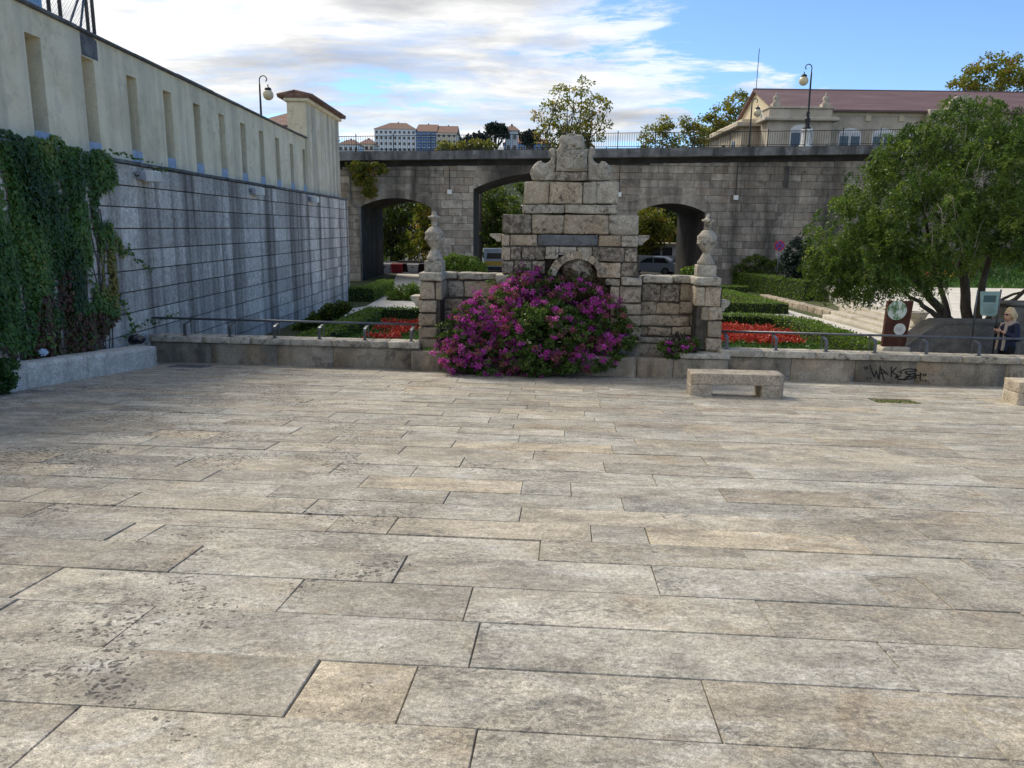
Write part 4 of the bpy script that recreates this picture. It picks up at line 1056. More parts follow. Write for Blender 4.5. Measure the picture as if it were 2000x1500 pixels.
def chain_fence():
    X = -8.3; t = thing('chain_link_fence', 'chain link fence with braced steel posts on top of the yellow wall', 'fence', (X, 13, 5.1))
    for Y in (9.5, 11.5, 13.2, 14.67, 15.02, 15.95, 16.17): MB().tube([(X, Y, 5.0), (X, Y, 7.8)], .035, 8).build('post', M['rail'], t, True)
    for a, b in ((15.15, 16.9), (15.58, 16.5)): MB().tube([(X, a, 5.1), (X, b, 7.6)], .022, 6).build('brace', M['rail'], t)
    MB().tube([(X, 9.4, 7.75), (X, 16.2, 7.75)], .022, 6).build('top_rail', M['rail'], t)
    mb = MB(); s = .09
    for k in range(-30, 84):
        for sg in (1, -1):
            y0 = 9.5+k*s; a = Vector((X, y0, 5.1)); b = Vector((X, y0+sg*2.4, 7.5))
            # clip to the fence
            pts = []
            for f in (0, 1):
                pts.append(a.lerp(b, f))
            lo, hi = 9.5, 16.17; d = b.y-a.y; f0, f1 = sorted(((lo-a.y)/d, (hi-a.y)/d)); f0, f1 = max(0, f0), min(1, f1)
            if f1-f0 > .02: mb.tube([a.lerp(b, f0), a.lerp(b, f1)], .0022, 3, False)
    mb.build('wire_mesh', M['rail'], t, kind='stuff')
chain_fence()

# ================================================================== VEGETATION
def px_lobes(lst, Y):
    """(u, v, ru, rv[, dY[, ry]]) read off the photo -> ellipsoids in metres round distance Y"""
    out = []
    for q in lst:
        u, v, ru, rv = q[:4]; dY = q[4] if len(q) > 4 else 0; y = Y+dY; c = at(u, v, y)
        out.append((np.array(c), np.array([ru*y/FPX, q[5] if len(q) > 5 else (ru+rv)/2*y/FPX, rv*y/FPX])))
    return out
def sample_lobes(lobes, n, rng, shell=.55):
    vol = np.array([np.prod(r)**(2/3) for c, r in lobes]); k = rng.choice(len(lobes), n, p=vol/vol.sum())
    d = rng.normal(size=(n, 3)); d /= np.linalg.norm(d, axis=1, keepdims=True)
    rad = shell+(1-shell)*rng.random(n)**.6
    C = np.array([lobes[i][0] for i in k]); Rr = np.array([lobes[i][1] for i in k])
    return C+d*Rr*rad[:, None], d
def clump_leaves(C, N, per, r, L, W, rng, droop=.3, out=.6):
    """leaf clumps round centres C with outward directions N"""
    n = len(C); m = n*per
    idx = np.repeat(np.arange(n), per)
    off = rng.normal(size=(m, 3)); off *= (r*rng.random(m)**.45/np.linalg.norm(off, axis=1))[:, None]
    off[:, 2] *= .75
    D = rng.normal(size=(m, 3))*.8+off/r*out+N[idx]*.3; D[:, 2] -= droop
    sz = rng.uniform(.65, 1.25, m)
    tint = np.clip(rng.normal(size=n)*.2+.45, 0, 1)[idx]+rng.normal(size=m)*.16
    return leafquads(C[idx]+off, D, L*sz, W*sz, rng), np.clip(tint, 0, 1), idx
def limbs(mb, base, fork, tips, r0, rng, bend=.12):
    base, fork = Vector(base), Vector(fork)
    mid = base.lerp(fork, .5)+Vector((rng.normal()*.05, rng.normal()*.05, 0))*(fork-base).length
    mb.tube([base-Vector((0, 0, .1)), base.lerp(mid, .15), mid, fork], [r0*1.25, r0, r0*.85, r0*.7], 8)
    for tp in tips:
        tp = Vector(tp); d = tp-fork
        m1 = fork+d*.35+Vector(rng.normal(size=3))*d.length*bend; m2 = fork+d*.7+Vector(rng.normal(size=3))*d.length*bend*.7
        mb.tube([fork-(fork-mid)*.1, m1, m2, tp], [r0*.5, r0*.33, r0*.2, r0*.06], 6)
def tree(name, label, cat, base, lobes, mat, n, per, cr, L, W, r0, seed, fork=.45, group=None, droop=.3, ntips=14, shell=.55):
    rng = np.random.default_rng(seed)
    t = thing(name, label, cat, base, group=group)
    C, N = sample_lobes(lobes, n, rng, shell)
    Q, tint, _ = clump_leaves(C, N, per, cr, L, W, rng, droop)
    ctr = np.mean([c for c, r in lobes], axis=0); fk = Vector(base).lerp(Vector(ctr), fork)
    mb = MB(); tips = [c for c, r in lobes]+[C[i] for i in rng.choice(n, min(n, ntips), replace=False)]
    limbs(mb, base, fk, tips, r0, rng); mb.build('trunk', M['bark'], t, True)
    quads('crown', Q, M[mat], t, tint); return t

# ---- the large weeping tree on the right
def weeping():
    rng = np.random.default_rng(77); Y = 20.0; b = at(1880, 645, Y)
    t = thing('weeping_tree', 'large weeping many stemmed tree with drooping green foliage on the right', 'tree', (b.x, b.y, -1.25))
    lob = px_lobes([(1650, 465, 66, 82, -.6), (1622, 530, 40, 52, -.4), (1725, 395, 78, 72, 0), (1700, 515, 85, 72, -1.2), (1795, 325, 85, 72, 0), (1800, 430, 92, 85, -1.6), (1775, 540, 78, 52, -.6),
                    (1890, 268, 85, 68, .6), (1940, 250, 50, 45, .5), (1935, 345, 100, 90, -1), (1960, 428, 100, 74, -1.2), (1895, 475, 80, 58, .3), (2060, 340, 100, 130, 0), (2070, 440, 90, 74, 0), (1760, 300, 45, 40, .2), (1690, 568, 50, 20, -.5), (1990, 480, 60, 36, -.8)], Y)
    C, N = sample_lobes(lob, 1900, rng, .62)
    per = 84; n = len(C); m = n*per; idx = np.repeat(np.arange(n), per)
    # each clump is a few strands that arch out and hang
    strand = rng.integers(0, 5, m); key = idx*5+strand
    a = rng.random(n*5)*2*np.pi; ln = rng.uniform(.12, .42, n*5); f = rng.random(m)
    so_ = np.stack([np.cos(a), np.sin(a), np.zeros_like(a)], 1)*rng.uniform(.08, .28, (n*5, 1))
    P = C[idx]+so_[key]*np.sqrt(f)[:, None]+N[idx]*.05; P[:, 2] += .1-ln[key]*f**1.4
    P += rng.normal(size=P.shape)*.025
    D = so_[key]*1.6+rng.normal(size=(m, 3))*.6; D[:, 2] -= .7*f-.1
    sz = rng.uniform(.7, 1.2, m)
    ct = rng.normal(size=n)*.2+.37
    tint = np.clip(ct[idx]+rng.normal(size=m)*.15, 0, 1)
    quads('crown', leafquads(P, D, (.092*sz), .028*sz, rng), M['leaf_tree'], t, tint)
    mb = MB()
    def stem(pts, r0, r1):
        P_ = [Vector(at(u, v, y)) for u, v, y in pts]; q = []
        for i in range(len(P_)-1):
            for s_ in (0, .33, .66): q.append(P_[i].lerp(P_[i+1], s_)+Vector(rng.normal(size=3))*.025)
        q.append(P_[-1]); k = len(q); mb.tube(q, [r0+(r1-r0)*i/(k-1) for i in range(k)], 9)
    stem([(1872, 662, 20), (1845, 620, 20), (1800, 560, 19.8), (1750, 490, 19.5), (1700, 430, 19.3)], .14, .04)
    stem([(1862, 662, 20), (1852, 610, 20.2), (1835, 560, 20.4), (1815, 480, 20.4), (1800, 380, 20.4)], .095, .03)
    stem([(1892, 665, 20), (1887, 600, 20), (1880, 520, 20.2), (1885, 420, 20.4), (1890, 300, 20.5)], .16, .04)
    stem([(1900, 662, 20), (1912, 600, 19.8), (1925, 530, 19.6), (1950, 440, 19.5), (1985, 360, 19.5)], .125, .03)
    stem([(1862, 655, 19.9), (1830, 618, 19.7), (1795, 588, 19.5), (1750, 555, 19.3)], .09, .03)
    stem([(1905, 655, 19.8), (1950, 605, 19.5), (2000, 570, 19.3), (2050, 530, 19.2)], .08, .03)
    stem([(1910, 640, 20.2), (1960, 585, 20.2), (2020, 560, 20)], .06, .02)
    mb.build('trunk', M['bark'], t, True)
    tw = MB()
    for i in rng.choice(n, 150, replace=False):
        c = Vector(C[i]); u_, v_, _ = proj(c)
        if u_ < 1780: continue
        d = Vector(N[i])*.5; tw.tube([c-d*.6, c+Vector((0, 0, .12)), c+d*.6+Vector((0, 0, -.1)), c+d+Vector((0, 0, -.55))], [.012, .008, .006, .003], 4, False)
    tw.build('dry_twigs', M['twig'], t, kind='stuff')
weeping()

# ---- bougainvilleas on the monument
def bougain(label, lob, zones, n, cr, seed, base, dull=.22, pz=1.0, canes=0):
    rng = np.random.default_rng(seed)
    t = thing('bougainvillea', label, 'bush', base)
    C, N = sample_lobes(lob, n, rng, .6)
    zmin = gz(0, 15)-.03; C[:, 2] = np.maximum(C[:, 2], zmin+cr*.7)
    pr = np.zeros(n)
    for i, c in enumerate(C):
        u, v, _ = proj(c); pr[i] = max([w*math.exp(-(((u-a)/r)**2+((v-b)/r)**2)) for a, b, r, w in zones])
    fl = rng.random(n) < np.clip(pr*pz, .05, .9)
    Q, ti, idx = clump_leaves(C[~fl], N[~fl], 40, cr, .055, .036, rng, .25)
    quads('foliage', Q, M['leaf_boug'], t, ti)
    du = rng.random(fl.sum()) < dull
    for nm, sel, mt in (('flowers', ~du, 'petal'), ('faded_flowers', du, 'petal_dull')):
        cc, nn = C[fl][sel], N[fl][sel]
        if len(cc) == 0: continue
        Q, ti, idx = clump_leaves(cc+nn*.04, nn, 40, cr*1.0, .042, .036, rng, 0, .9)
        quads(nm, Q, M[mt], t, ti)
        Q, ti, idx = clump_leaves(cc, nn, 12, cr*1.2, .055, .036, rng, .2)
        quads('foliage', Q, M['leaf_boug'], t, ti)
    if canes:                                  # arching shoots that break the outline
        cn = MB(); LP = []; FP = []
        for k in range(canes):
            i = rng.integers(n); d = Vector(N[i]); d.y = -abs(d.y)*.5; d.z = abs(d.z)*.9+.35; d.normalize(); a = Vector(C[i]); ln = rng.uniform(.18, .45); sag = rng.uniform(.05, .2)
            pts = [a+d*ln*f+Vector((0, 0, -sag*f*f)) for f in (0, .25, .5, .75, 1)]
            cn.tube(pts, [.006, .005, .004, .003, .002], 4)
            for f in np.linspace(.1, 1, 16):
                q = np.array(a+d*ln*float(f)+Vector((0, 0, -sag*float(f)**2))); (FP if (f > .45 and pr[i] > .3) else LP).append(q+rng.normal(size=3)*.025)
        cn.build('canes', M['bark'], t, kind='stuff')
        for nm, pp, mt, sz in (('cane_leaves', LP, 'leaf_boug', .055), ('cane_flowers', FP, 'petal', .045)):
            if len(pp) > 4: pp = np.repeat(np.array(pp), 3, 0)+rng.normal(size=(len(pp)*3, 3))*.02; quads(nm, leafquads(pp, rng.normal(size=pp.shape), sz, sz*.75, rng), M[mt], t, rng.random(len(pp)))
        dl = px_lobes([(1148, 562, 40, 30, .75, .22), (1120, 540, 26, 16, .8, .2)], 15.05); dc, dn = sample_lobes(dl, 130, rng, .4)
        Q, ti, _ = clump_leaves(dc, dn, 26, .07, .05, .03, rng, .3); quads('dry_foliage', Q, M['leaf_dry'], t, ti)
    mb = MB()
    for k in range(16):
        c = Vector(C[rng.integers(n)]); b = Vector(base)+Vector((rng.normal()*.08, .1, .05)); mb.tube([b, b.lerp(c, .5)+Vector((0, 0, .3)), c], [.025, .015, .005], 5)
    mb.build('stems', M['bark'], t, True)
BL = px_lobes([(925, 655, 62, 68, 0, .55), (965, 620, 58, 55, .2, .5), (1010, 585, 48, 55, .5, .45), (1030, 548, 32, 28, .7, .3), (1075, 590, 52, 45, .5, .4), (1130, 600, 62, 52, .45, .45), (1180, 630, 48, 55, .3, .5), (1210, 665, 30, 38, .2, .4),
               (1060, 665, 95, 68, -.1, .6), (1050, 645, 70, 55, -.25, .5), (1075, 625, 60, 45, .1, .45), (900, 690, 38, 42, -.15, .5), (960, 700, 70, 34, -.3, .5), (1060, 705, 85, 32, -.35, .5), (1150, 690, 66, 46, -.1, .5)], 15.05)
BZ = [(925, 635, 38, 1), (975, 605, 32, 1), (955, 640, 26, .8), (895, 690, 30, .9), (940, 700, 34, .7), (880, 715, 22, .9), (1010, 560, 26, 1), (1035, 540, 18, .9), (990, 630, 22, .8), (1065, 575, 20, .7), (1110, 575, 22, .8), (1165, 592, 28, 1), (1190, 610, 22, .8), (1078, 622, 16, .8), (1050, 590, 20, .5), (1125, 585, 20, .5),
      (1165, 675, 24, 1), (1195, 660, 20, .7), (1130, 690, 20, .7), (1080, 700, 14, .9), (1142, 715, 10, 1), (1100, 690, 14, .5), (985, 720, 34, .6), (1000, 680, 22, .5), (1110, 640, 16, .4), (1235, 640, 12, .7), (970, 665, 20, .5)]
b0 = G3(.5, 15.3, gz(.5, 15.3)); bougain('huge magenta bougainvillea spilling over the monument basin onto the paving', BL, BZ, 1750, .085, 12, b0, .32, 1.3, 110)
BS = px_lobes([(1325, 682, 34, 16, 0, .2), (1322, 695, 26, 22, 0, .2), (1345, 672, 22, 12, 0, .18), (1300, 680, 16, 14, 0, .15)], 15.1)
bougain('small magenta bougainvillea hanging from the right end of the basin', BS, [(1318, 680, 14, .9), (1345, 668, 12, .8)], 70, .08, 14, tuple(at(1322, 690, 15.25)), .1, .8)

# ---- ivy on the granite wall
def ivy():
    rng = np.random.default_rng(9)
    t = thing('ivy', 'dense dark green ivy with reddish lower stems hanging on the granite wall', 'climber', (WX+.02, 13, -.9))
    n = 105000; Yy = 9.0+6.6*rng.random(n); Z = -.95+4.25*rng.random(n)
    nz_ = np.array([mnoise.noise(Vector((y*1.2+5.3, z*.4, 0)))+.6*mnoise.noise(Vector((y*3.4, z*.7, 4)))+.35*mnoise.noise(Vector((y*8, z*2, 8))) for y, z in zip(Yy, Z)])
    edge = 15.05+.3*np.sin(Z*2.1)+.28*np.sin(Z*5.3+1)+np.where(Z > 2.4, .15, 0)-np.clip((.3-Z), 0, 1.2)*.28
    dens = .52+nz_*1.25-np.clip((Yy-edge)/.3+.55, 0, 3)+np.clip(Z-.6, 0, 1)*.35
    top = 2.98+.16*np.array([mnoise.noise(Vector((y*2.2, 3, 1))) for y in Yy])+np.clip((14.6-Yy)*.03, 0, .25)
    keep = (rng.random(n) < np.clip(dens, 0, 1)) & (Z < top) & (dens > .18)
    Yy, Z, nz_ = Yy[keep], Z[keep], nz_[keep]; n = len(Yy)
    X = WX+.03+np.clip(.06+nz_*.1, .0, .16)*rng.random(n)+.01
    X = np.where(Z > 2.9, X-.1*rng.random(n), X)
    P = np.stack([X, Yy, Z], 1)
    D = np.stack([rng.normal(size=n)*.25+.25, rng.normal(size=n)*.45, -np.abs(rng.normal(size=n))*.6-.35], 1)
    D /= np.linalg.norm(D, axis=1, keepdims=True)
    S = np.cross(D, np.stack([np.ones(n), rng.normal(size=n)*.45, rng.normal(size=n)*.45+.3], 1)); S /= np.linalg.norm(S, axis=1, keepdims=True)
    sz = rng.uniform(.038, .075, n)[:, None]
    Q = np.stack([P-D*sz*.5, P+S*sz*.5-D*sz*.15, P+D*sz*.6, P-S*sz*.5-D*sz*.15], 1)
    red = np.array([mnoise.noise(Vector((y*1.4, z*1.1, 21))) for y, z in zip(Yy, Z)])+np.clip(.55-Z, -1, 1)*.55-np.abs(Yy-13.9)*.22 > .1
    red &= rng.random(n) < .75
    pt = np.array([mnoise.noise(Vector((y*1.1, z*.7, 33))) for y, z in zip(Yy, Z)])
    tint = np.clip(.5+pt*.95+rng.normal(size=n)*.16, 0, 1)
    quads('foliage', Q[~red], M['leaf_ivy'], t, tint[~red]); quads('dry_foliage', Q[red], M['leaf_red'], t, rng.random(red.sum()))
    mb = MB()
    for k in range(60):
        y = rng.uniform(9.5, 14.9); z = -.85; pts = [(WX+.03, y, z)]
        while z < rng.uniform(1.2, 2.8): z += .35; y += rng.normal()*.09; pts.append((WX+.025, y, z))
        mb.tube(pts, [.011]*len(pts), 4)
    mb.build('stems', M['bark'], t)
    # trails that run out over the bare stone
    m2 = []; 
    for (y0, z0, y1, z1) in ((15.0, 1.15, 16.4, .82), (14.9, -.55, 17.6, -.2), (14.6, 2.95, 17.5, 2.92), (14.9, .3, 15.5, -.4)):
        for f in np.linspace(0, 1, 60): m2.append((WX+.04+rng.random()*.05, y0+(y1-y0)*f+rng.normal()*.03, z0+(z1-z0)*f+rng.normal()*.035+.08*math.sin(f*5)))
    m2 = np.array(m2); quads('trailing_foliage', leafquads(m2, rng.normal(size=m2.shape), .07, .06, rng), M['leaf_ivy'], t, rng.random(len(m2)))
ivy()
def ledge_ivy():
    lob = px_lobes([(8, 740, 18, 30, 0, .22), (-30, 725, 36, 40, -.2, .35), (18, 712, 12, 10, .3, .15)], 10.9); rng = np.random.default_rng(4)
    t = thing('ivy', 'clump of dark ivy spilling over the near end of the granite ledge', 'climber', at(5, 765, 10.9))
    C, N = sample_lobes(lob, 90, rng, .5); Q, ti, _ = clump_leaves(C, N, 45, .08, .055, .042, rng, .4); quads('foliage', Q, M['leaf_ivy'], t, ti*.6)
    mb = MB(); 
    for k in range(8): c = Vector(C[k]); mb.tube([Vector(at(0, 740, 11.2)), c.lerp(Vector(at(0, 720, 11.2)), .4), c], [.012, .01, .006], 5)
    mb.build('stems', M['bark'], t)
ledge_ivy()
def vine():
    lob = px_lobes([(700, 326, 26, 9, 0, .5), (738, 328, 24, 10, 0, .5), (712, 350, 22, 16, 0, .4), (722, 374, 14, 12, 0, .35)], 51.0); rng = np.random.default_rng(41)
    t = thing('vine', 'yellowing vine hanging from the viaduct deck beside the granite wall', 'climber', at(714, 320, 51))
    C, N = sample_lobes(lob, 130, rng, .35); Q, ti, _ = clump_leaves(C, N, 22, .25, .19, .11, rng, .6); quads('foliage', Q, M['leaf_plane'], t, ti)
    mb = MB(); 
    for k in range(14): c = Vector(C[k]); a = Vector(at(715, 318, 51.2)); mb.tube([a, a.lerp(c, .5)+Vector((0, 0, .2)), c], [.03, .02, .01], 4)
    mb.build('stems', M['bark'], t)
vine()

# ---- trees beyond the viaduct
T = lambda *a, **k: tree(*a, **k)
bs = lambda u, Y: (at(u, 450, Y).x, Y, -1.95)
T('plane_tree', 'yellowing plane tree rising behind the monument above the viaduct', 'tree', bs(1112, 66), px_lobes([(1095, 188, 26, 26), (1138, 172, 22, 20), (1160, 205, 30, 24), (1120, 232, 46, 34), (1068, 222, 26, 26), (1078, 262, 34, 26), (1155, 252, 36, 34), (1110, 290, 50, 30)], 66), 'leaf_plane', 190, 22, .5, .27, .15, .2, 61, fork=.55, ntips=40)
T('plane_tree', 'slim greenish tree behind the railing left of the station', 'tree', bs(1282, 74), px_lobes([(1290, 240, 18, 17), (1275, 262, 24, 20), (1305, 262, 22, 24), (1290, 290, 38, 22)], 74), 'leaf_plane', 90, 22, .5, .27, .15, .16, 62, fork=.6)
T('plane_tree', 'greenish tree immediately beside the station wing', 'tree', bs(1350, 78), px_lobes([(1345, 245, 18, 16), (1360, 265, 26, 22), (1340, 285, 28, 20)], 78), 'leaf_plane', 80, 22, .5, .27, .15, .16, 63, fork=.6)
T('plane_tree', 'tall yellowing tree behind the station gable', 'tree', bs(1415, 98), px_lobes([(1440, 200, 22, 20), (1410, 222, 32, 24), (1440, 235, 34, 28), (1385, 245, 24, 20), (1400, 270, 40, 26)], 98), 'leaf_plane', 150, 24, .7, .38, .22, .3, 64, fork=.6)
T('plane_tree', 'tall tree behind the station roof at the far right', 'tree', bs(1925, 110), px_lobes([(1945, 132, 36, 26), (1905, 152, 36, 24), (1880, 165, 22, 16), (1985, 140, 36, 30), (1950, 170, 70, 26), (2030, 150, 40, 34)], 110), 'leaf_plane', 230, 28, .8, .42, .24, .3, 65, fork=.6)
T('roadside_tree', 'low yellow treetop behind the deck railing below the blue apartments', 'tree', bs(882, 68), px_lobes([(872, 288, 22, 9), (902, 287, 20, 9), (885, 300, 34, 14)], 68), 'leaf_plane', 60, 26, .45, .28, .16, .16, 66, fork=.7)
T('roadside_tree', 'low yellow treetop behind the deck railing left of the orange roof', 'tree', bs(938, 68), px_lobes([(930, 285, 22, 9), (948, 286, 16, 8), (938, 300, 30, 14)], 68), 'leaf_plane', 55, 26, .45, .28, .16, .16, 67, fork=.7)
T('umbrella_pine', 'dark rounded pine on the hilltop beside the white villa', 'tree', (at(968, 262, 226).x, 226, 20), px_lobes([(962, 248, 12, 9), (976, 250, 13, 9), (968, 258, 16, 8), (982, 262, 10, 7)], 226), 'leaf_far', 90, 34, 1.0, .7, .4, .5, 68)
for i, (u, v, ru, rv, Y, lab) in enumerate([(935, 272, 22, 9, 215, 'dark shrubby wood on the hillside left of the pine'), (1035, 268, 14, 9, 190, 'rounded tree right of the hilltop villa'), (915, 280, 14, 8, 205, 'low dark tree at the foot of the hill')]):
    T('hill_tree', lab, 'tree', (at(u, v, Y).x, Y, 12), px_lobes([(u, v, ru, rv), (u-ru*.5, v+4, ru*.6, rv*.7), (u+ru*.5, v+3, ru*.6, rv*.7)], Y), 'leaf_far', 60, 26, 1.4, .8, .5, .4, 70+i)
# the dense trees that fill the arches
for i, (u, Y, lob, mt, lab) in enumerate([
        (765, 70, [(750, 430, 50, 45), (775, 400, 40, 35), (760, 480, 45, 40)], 'leaf_dark', 'dark leafy tree filling the left side of the left arch'),
        (850, 73, [(845, 420, 40, 50), (820, 470, 40, 45), (860, 480, 45, 45), (830, 395, 30, 25)], 'leaf_plane', 'lighter open tree filling the right side of the left arch'),
        (955, 70, [(950, 420, 35, 45), (965, 380, 30, 30), (945, 470, 40, 45), (985, 430, 35, 45)], 'leaf_dark', 'leafy green tree seen through the middle arch'),
        (1030, 76, [(1025, 400, 40, 45), (1050, 450, 45, 50), (1010, 460, 40, 40)], 'leaf_dark', 'tree partly hidden behind the monument in the middle arch'),
        (1270, 70, [(1262, 430, 32, 34), (1285, 455, 35, 32), (1250, 465, 30, 30)], 'leaf_plane', 'bright green tree in the left of the right arch'),
        (1325, 76, [(1320, 430, 35, 40), (1335, 470, 36, 36), (1300, 410, 30, 28)], 'leaf_dark', 'dark green tree in the right of the right arch'),
        (800, 84, [(800, 430, 70, 45), (760, 470, 60, 40), (850, 460, 50, 45)], 'leaf_far', 'dark wood deep behind the left arch'),
        (960, 86, [(950, 420, 60, 50), (1020, 440, 60, 50), (980, 480, 60, 40)], 'leaf_far', 'dark wood deep behind the middle arch'),
        (1290, 86, [(1270, 440, 55, 45), (1330, 440, 50, 50)], 'leaf_far', 'dark wood deep behind the right arch')]):
    T('shade_tree', lab, 'tree', bs(u, Y), px_lobes(lob, Y), mt, 150, 30, .6, .32, .19, .25, 80+i, fork=.5, group='trees beyond the viaduct arches', shell=.35, ntips=22)

# ---- clipped hedges
def hedge(label, pts, w, h, seed, z=None, dens=420, closed=False, mat='leaf_hedge', lift=0.0):
    rng = np.random.default_rng(seed); pts = [Vector((*p, 0)) for p in pts]
    z0 = (lambda y: ground_z(y)+lift) if z is None else (lambda y: z)
    t = thing('clipped_hedge', label, 'hedge', (pts[0].x, pts[0].y, z0(pts[0].y)))
    core = MB(); PP = []; DD = []
    n = len(pts); L = []; Rr = []
    for i in range(n):
        d0 = (pts[i]-pts[i-1]).normalized() if i > 0 else (pts[1]-pts[0]).normalized(); d1 = (pts[i+1]-pts[i]).normalized() if i < n-1 else d0
        tt = (d0+d1).normalized(); nn = Vector((-tt.y, tt.x, 0)); k = w/2/max(.35, nn.dot(Vector((-d0.y, d0.x, 0))))
        L.append(pts[i]+nn*k); Rr.append(pts[i]-nn*k)
    def q4(a, b, c, d, nrm):
        """leaves over the face a-b-c-d"""
        A, B, C, D = (np.array(x) for x in (a, b, c, d)); ar = np.linalg.norm(np.cross(B-A, D-A)); m = int(ar*dens)+1
        s_, r_ = rng.random((m, 1)), rng.random((m, 1)); p = (A*(1-s_)+B*s_)*(1-r_)+(D*(1-s_)+C*s_)*r_
        nv = np.array(nrm); p += nv*(rng.normal(size=(m, 1))*.026+np.array([[.045*mnoise.noise(Vector(q)*1.7)+.03*mnoise.noise(Vector(q)*5)] for q in p])); PP.append(p); DD.append(np.tile(nv, (m, 1))*.7+rng.normal(size=(m, 3))*.75)
    e = .03
    for i in range(n-1):
        a, b, c, d = Rr[i], Rr[i+1], L[i+1], L[i]; za, zb = z0(a.y), z0(b.y)
        up = lambda p, zz_: Vector((p.x, p.y, zz_))
        bot = [up(a, za), up(b, zb), up(c, zb), up(d, za)]; tp = [up(a, za+h), up(b, zb+h), up(c, zb+h), up(d, za+h)]
        ce = sum(bot, Vector())/4
        sh = lambda p, zz_: Vector((p.x+(ce.x-p.x)*.0, p.y, zz_))
        dn = Vector((-(b-a).normalized().y, (b-a).normalized().x, 0))
        ins = lambda p, s_: p+dn*s_*e
        core.add([ins(bot[0], 1), ins(bot[1], 1), ins(bot[2], -1), ins(bot[3], -1)]+[ins(tp[0], 1)-Vector((0, 0, e)), ins(tp[1], 1)-Vector((0, 0, e)), ins(tp[2], -1)-Vector((0, 0, e)), ins(tp[3], -1)-Vector((0, 0, e))],
                 [(0, 3, 2, 1), (4, 5, 6, 7), (0, 1, 5, 4), (2, 3, 7, 6)]+([(3, 0, 4, 7)] if i == 0 else [])+([(1, 2, 6, 5)] if i == n-2 else []))
        q4(tp[0], tp[1], tp[2], tp[3], (0, 0, 1)); q4(bot[0], bot[1], tp[1], tp[0], -dn); q4(bot[3], bot[2], tp[2], tp[3], dn)
        if i == 0: q4(bot[0], bot[3], tp[3], tp[0], -(b-a).normalized())
        if i == n-2: q4(bot[1], bot[2], tp[2], tp[1], (b-a).normalized())
    core.build('core', M['hedgecore'], t)
    P = np.concatenate(PP); D = np.concatenate(DD)
    quads('foliage', leafquads(P, D, rng.uniform(.05, .09, len(P)), .045, rng), M[mat], t, np.clip(rng.normal(size=len(P))*.22+.5, 0, 1)); return t
hedge('low clipped hedge bordering the left flower bed', [(-5.35, 18.2), (-4.95, 27.6), (-2.9, 27.6)], .62, .5, 1)
hedge('low clipped hedge curving round the right flower bed', [(6.4, 26.9), (8.6, 26.9), (9.3, 26.3), (9.55, 25.2), (9.15, 17.6)], .85, .5, 2)
hedge('pointed low hedge corner beyond the right flower bed', [(8.0, 33.0), (11.2, 32.6), (11.0, 41)], .7, .46, 3)
hedge('low hedge corner at the foot of the granite wall end', [(-9.2, 36.4), (-6.9, 36.4), (-7.0, 43)], .75, .62, 4)
hedge('taller long clipped hedge in front of the right viaduct wall', [(14.3, 49), (14.9, 44), (15.4, 39.6)], 1.0, 1.0, 5)
hedge('far thin hedge bordering the centre lawn', [(7.6, 43), (13.0, 43)], .6, .5, 6)
def shrub(label, lob, Y, seed, n=90, L=.12, W=.07, cr=.22, mat='leaf_hedge', base=None, name='shrub'):
    rng = np.random.default_rng(seed); lb = px_lobes(lob, Y); b = base or (float(lb[0][0][0]), Y, ground_z(Y))
    t = thing(name, label, 'shrub', b); C, N = sample_lobes(lb, n, rng, .65)
    Q, ti, _ = clump_leaves(C, N, 34, cr, L, W, rng, .1); quads('foliage', Q, M[mat], t, ti)
    mb = MB(); 
    for k in range(10): c = Vector(C[k]); mb.tube([Vector(b), Vector(b).lerp(c, .5)+Vector((0, 0, .1)), c], [.03, .02, .008], 5)
    mb.build('stems', M['bark'], t)
shrub('rounded green shrub between left hedge and pier', [(790, 574, 30, 18), (775, 582, 18, 14), (808, 572, 22, 18)], 37, 1, 130)
shrub('bright green shrub behind the left monument wing', [(890, 512, 26, 16), (915, 516, 26, 15), (935, 522, 16, 10), (872, 520, 14, 14)], 46, 2, 160, L=.14, W=.09)
shrub('dark leafy shrub against the viaduct beside the no parking sign', [(1475, 520, 34, 20), (1500, 525, 28, 18), (1450, 530, 20, 14)], 48, 3, 160, mat='leaf_dark')
shrub('dark conical evergreen shrub behind the tall hedge', [(1560, 500, 26, 36), (1572, 470, 14, 16), (1545, 520, 22, 24), (1580, 515, 26, 30)], 42, 4, 190, mat='leaf_far', L=.16, W=.08)
shrub('small shrub showing over the right monument wing', [(1342, 532, 12, 7), (1352, 528, 8, 5)], 30, 5, 40, L=.09, cr=.14)
shrub('straggly low plants at the foot of the granite wall', [(650, 610, 22, 12), (620, 630, 24, 14), (595, 645, 22, 12), (668, 600, 12, 10)], 25, 6, 120, mat='leaf_dark', L=.12, cr=.2)
